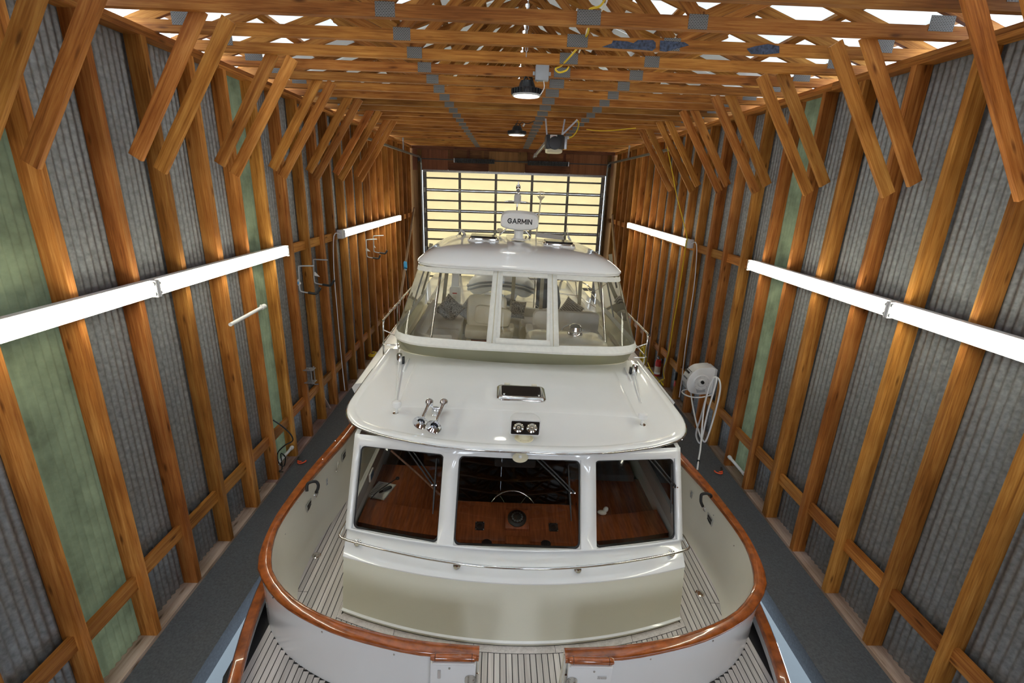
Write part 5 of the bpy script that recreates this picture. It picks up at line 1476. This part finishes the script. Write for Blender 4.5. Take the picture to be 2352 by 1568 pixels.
# fitted cover between the tubes
rings = []
for f, w_, z in ((.10, .18, .84), (.4, .44, .80), (.9, .52, .74), (1.6, .52, .68), (2.3, .50, .60)):
    rings.append([Vector((w_ * c, f, z - .10 * c * c)) for c in (-1, -.7, -.35, 0, .35, .7, 1)])
loft('dinghy_cover', rings, CANVAS, D)
blob('console', (-.02, 1.15, .95), (.36, .34, .52), CREAMP, D, e=.5)
blob('seat', (-.34, .75, .74), (.30, .35, .16), CANVAS, D, rot=(.2, .2, .3), e=.5); blob('seat', (.46, .8, .72), (.26, .35, .16), CANVAS, D, rot=(.2, -.2, -.3), e=.5)
box('console_shelf', (.22, .82, .80), (.36, .2, .13), BLACK, D, bev=.01)
for k in range(5):
    tube('mooring_line', [(.10 + .05 * k + .05 * math.cos(t), .62 + .02 * math.sin(2 * t), .73 + .012 * k % .03 + .04 * math.sin(t)) for t in [2 * math.pi * j / 14 for j in range(14)]], .009, LGREY, D, n=5, closed=True)
tube('davit_strap', [(-.36, .68, .66), (-.37, .64, 1.10)], .022, CHAR, D, n=6)
for x in (-.35, .35): box('dinghy_chock', (x, 1.2, .03), (.08, 1.4, .12), RUBBER, D, bev=.01)
# dark covered equipment right of the dinghy
K = empty('covered_equipment', M=BM @ Matrix.Translation((.86, 8.0, 1.36))); tag(K, 'tall dark canvas-covered equipment standing right of the dinghy', 'covered equipment')
loft('canvas_cover', [[Vector((x + dx, y, z)) for x, y in rrect(-w_, -d_, w_, d_, .08, 4)] for w_, d_, z, dx in ((.26, .2, 0, .03), (.28, .22, .35, .05), (.25, .2, .70, 0), (.20, .17, .88, -.04), (.08, .08, .92, -.05))], CHAR, K, closed=True, cap=True)
tube('cover_cord', [(-.30, -.1, .30), (-.1, -.25, .20), (.2, -.25, .33), (.32, -.1, .42)], .008, WHITEP, K, n=6, smooth_n=4)
tube('cover_frame', [(-.30, -.12, 0), (-.30, -.12, .75), (-.34, -.1, .95)], .014, STEEL, K, n=8)
# ================================================================== THINGS IN THE BOATHOUSE
# ---- fluorescent strips on the walls
def strip_light(sgn, ya, yb_, z, label, cord=None):
    X = (XL if sgn < 0 else XR)
    t = empty('fluorescent_light', (X, ya, z)); tag(t, label, 'light', 'fluorescent strips on the side walls')
    ln = yb_ - ya; s = -sgn
    box('housing', (s * .035, ln / 2, 0), (.07, ln, .15), WHITEP, t, bev=.006)
    for a, b_ in ((.02, ln / 2 - .015), (ln / 2 + .015, ln - .02)):
        for dz in (.042, -.042):
            tube('lamp_tube', [(s * .098, a + .03, dz), (s * .098, b_ - .03, dz)], .019, TUBE, t, n=10)
            for yy in (a + .015, b_ - .015): tube('lamp_cap', [(s * .098, yy - .015, dz), (s * .098, yy + .015, dz)], .0195, GALV2, t, n=10)
        for yy in (a, b_): box('lamp_socket', (s * .09, yy, 0), (.06, .02, .15), WHITEP, t)
    box('end_box', (s * .05, -.05, 0), (.10, .10, .165), LGREY, t, bev=.006)
    if cord:
        pts = [Vector((s * .06, -.10, 0))] + [wp(q[0], q[1], X=X + s * .02) - Vector((X, ya, z)) for q in cord]
        tube('power_cord', pts, .009, WHITEP, t, n=6, smooth_n=4)
    return t
def wl(q, X): return wp(q[0], q[1], X=X)
a, b_ = wl((785, 536), XL + .06), wl((917, 494), XL + .06)
strip_light(-1, a.y, b_.y, 3.235, 'far fluorescent strip on the left wall, white cord hanging from its near end', [(767, 542), (767, 620), (775, 720), (784, 820), (792, 896)])
a, b_ = wl((1583, 551), XR - .06), wl((1445, 513), XR - .06)
strip_light(1, a.y, b_.y, 3.26, 'far fluorescent strip on the right wall, crossed by a yellow cord', [(1600, 562), (1596, 640), (1585, 720), (1574, 800), (1566, 870), (1560, 912)])
a = wl((655, 574), XL + .06); strip_light(-1, 1.55, a.y, 3.225, 'near fluorescent strip on the left wall, close to the viewer')
a = wl((1725, 606), XR - .06); strip_light(1, 1.55, a.y, 3.225, 'near fluorescent strip on the right wall, close to the viewer')

# ---- high bay lamps
def bay(q, z, label, chain_to):
    p0 = wp(q[0], q[1], Z=z); yk = 4.42 + S * round((p0.y - 4.42) / S); p = wp(q[0], q[1], Y=yk); z = p.z
    t = empty('high_bay_light', (p.x, p.y, z)); tag(t, label, 'light', 'round black lamps under the trusses')
    lathe('lamp_body', [(0, .02), (.165, .02), (.168, .03), (.165, .075), (.15, .085), (.10, .09), (.085, .14), (.07, .17), (0, .175)], BLACK, t, n=32)
    fm = box_mesh(.012, .028, .055, BLACK)
    for j in range(28):
        a = 2 * math.pi * j / 28
        link('cooling_fin', fm, None, t, Matrix.Rotation(a, 4, 'Z') @ Matrix.Translation((0, .170, .05)))
    lathe('lens_ring', [(.165, .02), (.168, .008), (.155, .0), (.150, .004), (.150, .012)], LGREY, t, n=32)
    lathe('lens', [(0, .002), (.08, .003), (.15, .008), (.15, .012), (0, .012)], BAYL, t, n=32)
    for k in range(3):
        a = 2.1 * k; tube('body_strut', [(.10 * math.cos(a), .10 * math.sin(a), .09), (.06 * math.cos(a), .06 * math.sin(a), .19), (.02 * math.cos(a), .02 * math.sin(a), .215)], .009, BLACK, t, n=6)
    tube('hook', [(0, 0, .17), (0, 0, .25), (.018, 0, .27), (0, 0, .295), (-.015, 0, .28)], .007, BLACK, t, n=6)
    tube('hanger', [(0, 0, .27), (0, 0, 5.44 - z)], .006, BLACK, t, n=6)
    tube('lamp_cord', [(.03, 0, .16), (.09, 0, .24), (.20, .0, .22), (.33, .0, .27), (.36, .05, 5.45 - z)], .007, BLACK, t, n=6, smooth_n=4)
    box('cord_tag', (.13, 0, .19), (.03, .004, .06), PAPER, t, rot=(0, .5, 0))
    return t
bay((1209, 222), 5.19, 'nearer round black lamp hanging under the trusses', 0)
bay((1187, 311), 5.15, 'farther round black lamp hanging under the trusses', 0)

# ---- grey junction box on a truss chord
ybx = 4.42 + S * 3
p = wp(1245, 168, Y=ybx - .085)
j = empty('junction_box', (p.x, ybx - .085, p.z)); tag(j, 'grey square junction box screwed to a truss chord above the lamp', 'electrical box')
box('box_body', (0, .0, 0), (.155, .08, .165), GREYP, j, bev=.008); box('box_lid', (0, -.042, 0), (.150, .012, .160), GREYP, j, bev=.005)
for sx in (-1, 1): box('mounting_ear', (sx * .09, .03, .0), (.03, .012, .04), GREYP, j, bev=.004)
tube('box_cable', [(.02, -.02, -.08), (.03, -.03, -.16), (-.02, -.04, -.24), (-.05, .0, -.22)], .006, WHITEP, j, n=6, smooth_n=4)

# ---- yellow cable runs over the trusses
def cable(name, pts, r, m, label, cat, smooth_n=6):
    o = tube(name, pts, r, m, None, 6, False, smooth_n); tag(o, label, cat); return o
def Y_(k): return 4.42 + S * k
cable('yellow_cable', [wp(1392, -6, Y=Y_(0) + .25), wp(1378, 14, Y=Y_(0) + .3), wp(1352, 24, Y=Y_(0) + .35), wp(1352, 60, Y=Y_(0) + .30) , wp(1347, 82, Y=Y_(1) - .05), wp(1320, 118, Y=Y_(1) + .3), wp(1290, 150, Y=Y_(2) + .02), wp(1276, 158, Y=Y_(2) - .08), wp(1284, 166, Y=Y_(2) - .1), wp(1300, 162, Y=Y_(2) - .08), wp(1306, 154, Y=Y_(2) - .03)], .009, YELLOW, 'yellow cable looping over the trusses beside the junction box', 'cable')
cable('white_cable', [wp(1396, -6, Y=Y_(0) + .3), wp(1386, 18, Y=Y_(0) + .32), wp(1352, 62, Y=Y_(0) + .5), wp(1345, 84, Y=Y_(1)), wp(1330, 120, Y=Y_(1) + .3)], .008, PAPER, 'white cable strung beside the yellow one over the nearest trusses', 'cable')
cable('overhead_cable', [wp(1347, 297, Z=5.40), wp(1375, 300, Z=5.38), wp(1410, 299, Z=5.39), wp(1440, 296, Z=5.41), wp(1462, 294, Z=5.44)], .010, YELLOW, 'yellow cord stretched flat along the underside of the far trusses', 'cord')
# ---- hanging chain near the ridge
ch = empty('chain', (wp(1212, 40, Y=Y_(1) + .25).x, Y_(1) + .25, 0)); tag(ch, 'thin steel chain hanging between the trusses near the middle of the roof', 'chain')
tm = None
for k in range(26):
    z = 6.55 - .045 * k
    if tm is None:
        V, F = tube_geo([(.011 * math.cos(t), 0, .022 * math.sin(t)) for t in [2 * math.pi * q / 10 for q in range(10)]], .004, 5, True)
        lk = mesh('chain_link', V, F, GALV2, ch, True); tm = lk.data; lk.matrix_local = Matrix.Translation((0, 0, z))
    else: link('chain_link', tm, None, ch, Matrix.Translation((0, 0, z)) @ Matrix.Rotation(math.pi / 2 * (k % 2), 4, 'Z'))

# ---- garage door opener
p = wp(1272, 338, Z=4.95); 
g = empty('garage_door_opener', (p.x, p.y, 4.95)); tag(g, 'black and silver garage door opener hung under the trusses, rail running to the door', 'door opener')
box('motor_head', (0, 0, .08), (.34, .38, .26), BLACK, g, bev=.03)
blob('light_lens', (0, -.02, -.07), (.32, .36, .09), CREAMP, g, e=.5)
lathe('motor_cap', [(0, 0), (.12, 0), (.115, .03), (0, .04)], BLACK, g, align((0, -1, 0), (0, -.19, .06)), n=20)
box('label_sticker', (-.03, -.192, .16), (.13, .002, .08), PAPER, g)
for k in range(3): box('printed_line', (-.03, -.1935, .18 - .02 * k), (.09, .001, .006), RED if k == 0 else GREYP, g)
box('side_bracket', (.22, 0, .08), (.05, .12, .22), GALV2, g, bev=.006)
ra = Vector((-.05, .18, .20)); rbv = wp(1226, 361, Y=YB - .2) - Vector((p.x, p.y, 4.95))
board('rail', ra, rbv, .06, .06, GALV2, g, wdir=(1, 0, 0)); board('drive_chain', ra + Vector((0, 0, -.05)), rbv + Vector((0, 0, -.05)), .012, .012, DOORM, g)
box('trolley', ra.lerp(rbv, .85), (.09, .2, .10), GALV2, g, bev=.01)
for x in (-.14, .14): board('hanger_strap', (x, 0, .18), (x * 1.3, .02, .50), .03, .004, GALV2, g)
board('hanger_strap', (.14, 0, .22), (.42, .0, .50), .03, .004, GALV2, g)
tube('yellow_lead', [(.24, -.02, .17), (.34, -.02, .20), (.42, -.02, .30), (.45, 0, .44), (.40, .02, .50)], .012, YELLOW, g, n=6, smooth_n=4)
lathe('plug', [(0, 0), (.025, 0), (.025, .06), (0, .06)], LGREY, g, align((1, 0, .1), (.22, -.02, .17)), n=10)

# ---- hanging storage hooks
def hook(pix, X, sgn, label, tagm, tagpix):
    """pix: top tip, top bend, bottom bend, arm end, tip up"""
    base = wp(pix[1][0], pix[1][1], X=X + .02)
    h = empty('storage_hook', base); tag(h, label, 'hook', 'padded wall hooks on the left studs')
    yy = base.y
    def at(q): return wp(q[0], q[1], Y=yy - .02) - base
    P = [at(q) for q in pix]
    tube('hook_rod', catmull([P[0], P[0].lerp(P[1], .9), P[1] + Vector((0, 0, -.03)), P[1].lerp(P[2], .5), P[2].lerp(P[1], .12), P[2].lerp(P[3], .15), P[3]], 4), .011, GREYP, h, n=8)
    tube('foam_grip', catmull([P[2].lerp(P[3], .5), P[3].lerp(P[2], .08), P[3].lerp(P[4], .25), P[4]], 4), .020, RUBBER, h, n=10)
    tp = [at(q) for q in tagpix]
    V = tp + [p_ + Vector((0, -.002, 0)) for p_ in tp]; n = len(tp)
    tg = mesh('paper_tag', V, [tuple(range(n)), tuple(range(2 * n - 1, n - 1, -1))] + [(i, (i + 1) % n, n + (i + 1) % n, n + i) for i in range(n)], PAPER, h)
    if tagm:
        c = sum(tp, Vector()) / n
        q_ = [c.lerp(v, .85 if k % 2 == 0 else .85) for k, v in enumerate(tp)]
        e0 = q_[0].lerp(q_[3], .30); e1 = q_[1].lerp(q_[2], .30); e2 = q_[1].lerp(q_[2], .75); e3 = q_[0].lerp(q_[3], .75)
        o_ = Vector((0, -.004, 0)); mesh('tag_band', [e0 + o_, e1 + o_, e2 + o_, e3 + o_], [(0, 1, 2, 3)], LBLUE, h)
    return h
s8 = 14.26
def z8(x, y): return (660 + x / s8, 580 + y / s8)
hook([z8(880, 435), z8(370, 440), z8(410, 1270), z8(960, 1350), z8(1085, 1150)], XL, -1, 'nearer left storage hook with a white and blue paper tag', True, [z8(235, 980), z8(365, 855), z8(450, 1005), z8(380, 1095)])
hook([z8(1330, 245), z8(850, 225), z8(885, 1000), z8(1420, 1085), z8(1530, 900)], XL, -1, 'storage hook just beyond the blue-tagged one, plain white tag', False, [z8(840, 670), z8(905, 625), z8(1070, 795), z8(850, 740)])
def z3(x, y): return (588 + x / 3.92, 400 + y / 3.92)
hook([z3(1088, 585), z3(992, 590), z3(1000, 745), z3(1105, 760), z3(1118, 728)], XL, -1, 'far pair of storage hooks under the strip light, left one', False, [z3(985, 672), z3(1000, 665), z3(1030, 695), z3(990, 690)])
hook([z3(1148, 552), z3(1058, 556), z3(1062, 700), z3(1165, 715), z3(1180, 685)], XL, -1, 'far pair of storage hooks under the strip light, right one', False, [z3(1052, 640), z3(1062, 635), z3(1080, 665), z3(1058, 655)])

# ---- metal bracket on a left stud
c = wp(712, 862, X=XL + .06)
mb = empty('wall_bracket', c); tag(mb, 'open rectangular steel bracket screwed to a left stud near the walkway', 'bracket')
box('bracket_plate', (0, 0, .11), (.16, .14, .012), GALV2, mb, bev=.003); box('bracket_plate', (0, 0, -.11), (.16, .14, .012), GALV2, mb, bev=.003)
for y in (-.06, .06): tube('bracket_rod', [(.05, y, -.13), (.05, y, .14)], .010, GALV2, mb, n=8)
tube('bracket_lever', [(.05, -.05, -.115), (.12, -.11, -.11), (.17, -.12, -.10)], .010, GALV2, mb, n=8)
lathe('bracket_knob', [(0, 0), (.014, 0), (.014, .02), (0, .02)], GALV2, mb, Matrix.Translation((.0, 0, .116)), n=10)

# ---- white pipes between studs
def pipe(q0, q1, X, label, cap=False):
    a, b_ = wp(q0[0], q0[1], X=X), wp(q1[0], q1[1], X=X)
    t = empty('white_pipe', a); tag(t, label, 'pipe', 'white plastic pipes along the studs')
    d = b_ - a; tube('pipe_run', [(0, 0, 0), d], .022, WHITEP, t, n=10)
    tube('pipe_cap', [d - d.normalized() * .03, d + d.normalized() * .02], .030, WHITEP, t, n=10)
    tube('pipe_cap', [-d.normalized() * .01, d.normalized() * .03], .026, WHITEP, t, n=10)
pipe((638, 1064), (670, 1028), XL - .02, 'short white pipe low between two left studs above black cable')
pipe((1709, 1088), (1676, 1050), XR + .02, 'short white pipe low between two right studs')
a = wp(605, 704, X=XL + .05)
t = empty('white_pipe', a); tag(t, 'white pipe at mid height on the left wall below the near strip light', 'pipe', 'white plastic pipes along the studs')
tube('pipe_run', [(0, 0, 0), (0, -.8, -.02)], .022, WHITEP, t, n=10); tube('pipe_cap', [(0, .03, .0), (0, -.05, 0)], .032, WHITEP, t, n=10); tube('pipe_clip', [(-.05, .02, 0), (0, .02, 0)], .02, WHITEP, t, n=8)

# ---- black cord hanging on the left studs
cable('black_cord', [wp(628, 965, X=XL - .02), wp(650, 980, X=XL + .02), wp(668, 998, X=XL + .02), wp(672, 1012, X=XL + .02), wp(655, 1022, X=XL + .01), wp(638, 1040, X=XL), wp(640, 1062, X=XL), wp(652, 1070, X=XL), wp(655, 1050, X=XL), wp(645, 1042, X=XL), wp(648, 1075, X=XL), wp(640, 1082, X=XL), wp(650, 1083, X=XL)], .010, BLACK, 'black cord drooping down the left studs into a small heap', 'cord')

# ---- dock hooks
def dhook(q, label, mir):
    p = wp(q[0], q[1], Z=.02); t = empty('dock_hook', (p.x, p.y, 0)); tag(t, label, 'hook', 'orange-tipped hooks on the walkways')
    tube('hook_handle', [(-mir * .03, .06, .03), (-mir * .02, .02, .025), (0, -.04, .02)], .018, BLACK, t, n=8)
    tube('hook_tip', catmull([(0, -.04, .02), (mir * .02, -.085, .02), (mir * .07, -.10, .025), (mir * .12, -.06, .03), (mir * .125, -.04, .045)], 4), .011, ORANGE, t, n=8)
    tube('hook_tip', catmull([(0, -.045, .035), (mir * .03, -.07, .04), (mir * .07, -.075, .04)], 4), .010, ORANGE, t, n=8)
dhook((687, 1056), 'black and orange hook lying on the left walkway', 1)
dhook((1656, 1080), 'black and orange hook lying on the right walkway', -1)

# ---- padded rail hooks over the cap rail
def rail_hook(pix, sgn, label):
    P = [lp(q[0], q[1], z=z) for q, z in pix]
    t = empty('rail_hook', M=BM @ Matrix.Translation(P[2])); tag(t, label, 'hook', 'black padded hooks over the cap rail')
    tube('padded_loop', catmull([p_ - P[2] for p_ in P], 6), .018, RUBBER, t, n=10)
rail_hook([((705, 1128), .56), ((706, 1112), .62), ((716, 1106), .64), ((726, 1106), .635), ((731, 1113), .60), ((730, 1122), .54), ((726, 1130), .46)], -1, 'black padded hook over the teak cap rail on the left side')
rail_hook([((1634, 1142), .56), ((1632, 1136), .62), ((1622, 1133), .64), ((1612, 1135), .635), ((1610, 1142), .60), ((1610, 1152), .54), ((1614, 1162), .46)], 1, 'black padded hook over the teak cap rail on the right side')

# ---- hose reel on the right wall
c = wp(1606, 872, X=XR - .22)
hr = empty('hose_reel', c); tag(hr, 'white wall-mounted hose reel on the right studs with loops of white hose', 'hose reel')
# drum housing: axis along Y (facing the viewer side)
prof = []
sec = []
for y, s in ((-.125, .93), (-.115, 1.0), (.115, 1.0), (.125, .93)):
    pts = [(.21, -.16), (.21, .24), (-.02, .26), (-.14, .21), (-.235, .08), (-.25, -.05), (-.20, -.17), (-.10, -.215), (.06, -.22)]
    sec.append([Vector((x * s * -1 * -1, y, z * s)) for x, z in catmull([(p_[0], p_[1], 0) for p_ in pts], 3, closed=True) for x, z in [(x, z)]] if False else [Vector((p_.x * s, y, p_.y * s)) for p_ in catmull([(q_[0], q_[1], 0) for q_ in pts], 3, closed=True)])
loft('reel_housing', sec, WHITEP, hr, closed=True, cap=True, auto=40)
lathe('reel_disc', [(0, .03), (.06, .03), (.075, .015), (.13, .015), (.145, .0), (0, 0)], WHITEP, hr, align((0, -1, 0), (-.01, -.125, .0)), n=30)
lathe('reel_hub', [(0, 0), (.03, 0), (.026, .03), (0, .032)], BLACK, hr, align((0, -1, 0), (-.01, -.155, .02)), n=16)
for j in range(10):
    a = 2 * math.pi * j / 10; lathe('disc_screw', [(0, 0), (.006, 0), (0, .004)], GREYP, hr, align((0, -1, 0), (-.01 + .115 * math.cos(a), -.14, .115 * math.sin(a))), n=6)
prism('maker_label', [(-.06, -.05), (.08, -.03), (.06, .04), (-.09, .03)], .002, GREYP, hr, align((0, -1, 0), (.0, -.127, -.14), (1, 0, 0)))
for j in range(5):
    box('vent_slot', (-.165 + .0 * j, -.07 + .035 * j, .155), (.008, .012, .07), BLACK, hr, rot=(0, -.85, 0)); box('vent_slot', (-.245, -.07 + .035 * j, .02), (.008, .012, .07), BLACK, hr, rot=(0, -.12, 0))
box('carry_handle', (-.215, .02, .145), (.03, .13, .05), BLACK, hr, rot=(0, -.7, 0), bev=.01)
tube('swivel_bar', [(.2, -.15, -.21), (-.05, -.19, -.25), (-.22, -.12, -.25), (-.25, .05, -.25), (-.1, .14, -.24), (.2, .12, -.22)], .012, WHITEP, hr, n=8, smooth_n=4)
box('wall_plate', (.205, 0, 0), (.03, .30, .5), LGREY, hr, bev=.005)
box('hose_outlet', (-.20, .06, -.08), (.10, .10, .10), GREYP, hr, bev=.02)
def hp(q, x): return wp(q[0], q[1], X=XR - x) - c
def z6(x, y): return (1560 + x / 5.41, 820 + y / 5.41)
tube('feed_hose', [hp(z6(180, 305), .36), hp(z6(145, 340), .36), hp(z6(150, 480), .34), hp(z6(190, 720), .34), hp(z6(245, 930), .36), hp(z6(285, 1020), .38), hp(z6(330, 1040), .36), hp(z6(400, 850), .30), hp(z6(470, 600), .26), hp(z6(510, 400), .24), hp(z6(500, 290), .26), hp(z6(455, 250), .28), hp(z6(400, 290), .32), hp(z6(340, 480), .36), hp(z6(270, 740), .40), hp(z6(215, 920), .42), hp(z6(220, 1010), .44), hp(z6(262, 1065), .44), hp(z6(300, 930), .42), hp(z6(350, 700), .38), hp(z6(430, 420), .32), hp(z6(465, 270), .30), hp(z6(430, 260), .33), hp(z6(370, 380), .36), hp(z6(305, 660), .40), hp(z6(275, 1000), .46), hp(z6(262, 1150), .52), hp(z6(240, 1280), .58), hp(z6(222, 1420), .64)], .0135, WHITEP, hr, n=8, smooth_n=6)
e0, e1, e2 = hp(z6(235, 1290), .58), hp(z6(236, 1310), .59), hp(z6(214, 1470), .66)
tube('hose_collar', [e0 + Vector((0, 0, .02)), e1 - Vector((0, 0, .02))], .026, BLACK, hr, n=10)
tube('spray_nozzle', [hp(z6(222, 1400), .64), e2, hp(z6(205, 1500), .67)], [.018, .026, .024], BLACK, hr, n=10)
tube('nozzle_lever', [e2, e2 + Vector((-.06, -.01, .05))], .010, BLACK, hr, n=6)

# ---- fire extinguisher
c = wp(1518, 842, X=XR - .02)
fe = empty('fire_extinguisher', (XR - .09, c.y, c.z - .22)); tag(fe, 'red fire extinguisher with a pale label hung between right studs', 'fire extinguisher')
lathe('cylinder', [(0, 0), (.060, 0), (.066, .01), (.066, .33), (.058, .37), (.03, .395), (.022, .40), (0, .40)], RED, fe, n=22)
lathe('paper_label', [(.0668, .06), (.0668, .24)], mat('tan_label', (.60, .45, .33), rough=.6), fe, n=22)
lathe('label_foot', [(.0672, .055), (.0672, .10)], PAPER, fe, n=22)
lathe('valve', [(0, .40), (.022, .40), (.022, .45), (0, .45)], BLACK, fe, n=12)
box('lever', (-.02, -.03, .46), (.03, .11, .015), BLACK, fe, rot=(.2, 0, 0)); box('lever', (-.02, -.03, .435), (.03, .10, .012), GALV2, fe, rot=(-.1, 0, 0))
tube('discharge_hose', [(.0, .02, .43), (.02, .08, .40), (.0, .085, .30), (-.01, .075, .20)], .011, BLACK, fe, n=8, smooth_n=3)
box('wall_hanger', (.075, 0, .36), (.03, .06, .10), BLACK, fe)
# small black box and red tool on the next stud
c = wp(1551, 868, X=XR - .03)
sb = empty('switch_box', c); tag(sb, 'small black box over a red tag on a right stud beyond the hose reel', 'box')
box('box_body', (0, 0, .05), (.05, .08, .17), BLACK, sb, bev=.008); box('red_tag', (0, -.01, -.12), (.012, .06, .11), RED, sb, rot=(.1, 0, 0))

# ---- yellow extension cord: coil on the wall, tail along the walkway, and the drop from the roof
c = wp(1483, 818, X=XR - .06)
yc_ = empty('extension_cord', c); tag(yc_, 'coiled yellow extension cord hung on the right wall, its tail trailing down to the walkway', 'cord')
for k in range(7):
    ra_, rb_ = .155 + .012 * (k % 3) - .02 * (k == 4), .25 + .016 * (k % 4)
    tube('cord_loop', [(-.03 - .012 * k, ra_ * math.cos(t) + .008 * math.sin(3 * t + k), .0 + rb_ * math.sin(t) - .02 * (k % 3)) for t in [2 * math.pi * q / 26 for q in range(26)]], .012, YELLOW, yc_, n=6, closed=True)
def q4(x, y, X): return wp(1420 + x / 8.71, 720 + y / 8.71, X=X) - c
tube('cord_tail', [q4(515, 960, XR - .1), q4(540, 1060, XR - .12), q4(630, 1100, XR - .10), q4(700, 1210, XR - .08), q4(770, 1290, XR - .06), q4(830, 1350, XR - .03), q4(890, 1400, XR - .02), q4(900, 1440, XR - .02)], .012, YELLOW, yc_, n=6, smooth_n=5)
tube('cord_tail', [q4(590, 980, XR - .1), q4(630, 1080, XR - .12), q4(690, 1180, XR - .10), q4(760, 1270, XR - .08), q4(820, 1360, XR - .06), q4(760, 1420, XR - .12)], .012, YELLOW, yc_, n=6, smooth_n=5)
tube('cord_tail', [q4(830, 1350, XR - .03), q4(870, 1320, XR - .02), q4(910, 1320, XR), q4(860, 1370, XR - .02), q4(890, 1430, XR - .02)], .012, YELLOW, yc_, n=6, smooth_n=5)
def wr(x, y, X): return wp(1380 + x / 3.92, 400 + y / 3.92, X=X)
cable('yellow_drop_cord', [wp(1525, 290, X=XR - .45), wp(1533, 340, X=XR - .40), wp(1545, 400, X=XR - .32), wr(685, 200, XR - .2), wr(770, 540, XR - .13), wr(765, 640, XR - .12), wr(735, 850, XR - .05), wr(690, 1150, XR - .04), wr(655, 1330, XR - .04), wr(620, 1560, XR - .03), wp(1530, 830, X=XR - .05), wp(1524, 850, X=XR - .04), wp(1526, 870, X=XR - .04)], .010, YELLOW, 'long yellow cord falling from the roof across the right strip light to the walkway', 'cord')

# ---- poles leaning by the far corners, brush
def pole(q0, q1, Xa, Xb, label):
    a, b_ = wp(q0[0], q0[1], X=Xa), wp(q1[0], q1[1], X=Xb)
    t = empty('wooden_pole', a); tag(t, label, 'pole', 'old poles leaning by the far corners')
    d = b_ - a; board('pole_shaft', (0, 0, 0), d, .085, .05, OLDPOLE, t, wdir=(0, 1, 0)); board('pole_end', d * .995, d * 1.01, .075, .045, FIR_DARK, t, wdir=(0, 1, 0))
pole((917, 700), (951, 480), XL + .25, XL + .10, 'greyed wooden pole leaning on the left wall by the far corner')
pole((1416, 640), (1406, 495), XR - .28, XR - .12, 'greyed wooden pole leaning on the right wall by the far corner')
c = wp(931, 609, X=XL + .40)
br = empty('boat_brush', c); tag(br, 'blue-headed brush on a black handle standing against the left wall', 'brush')
box('brush_head', (0, 0, 0), (.09, .30, .07), BLUE, br, rot=(.5, .35, .4), bev=.015); box('bristle_block', (.0, -.01, -.045), (.07, .27, .03), LGREY, br, rot=(.5, .35, .4))
tube('brush_handle', [(0, 0, 0), (.05, -.02, -.35), (.12, -.05, -1.2)], .013, BLACK, br, n=6)

# ---- small yellow coil low on the left wall
c = wp(857, 815, X=XL + .03)
yk = empty('rope_coil', c); tag(yk, 'small flat yellow rope coil on the sill of the left wall far back', 'rope')
for k in range(3): tube('rope_turn', [((.10 - .02 * k) * math.cos(t), (.16 - .03 * k) * math.sin(t), .015 + .015 * k) for t in [2 * math.pi * q / 18 for q in range(18)]], .012, YELLOW, yk, n=6, closed=True)
# leaning offcut low on the left wall
a, b_ = wp(738, 905, X=XL - .04), wp(757, 937, X=XL - .02)
oc = board('wood_offcut', a, b_, .05, .02, SILL, None); tag(oc, 'thin pale offcut leaning between left studs above the walkway', 'wood')
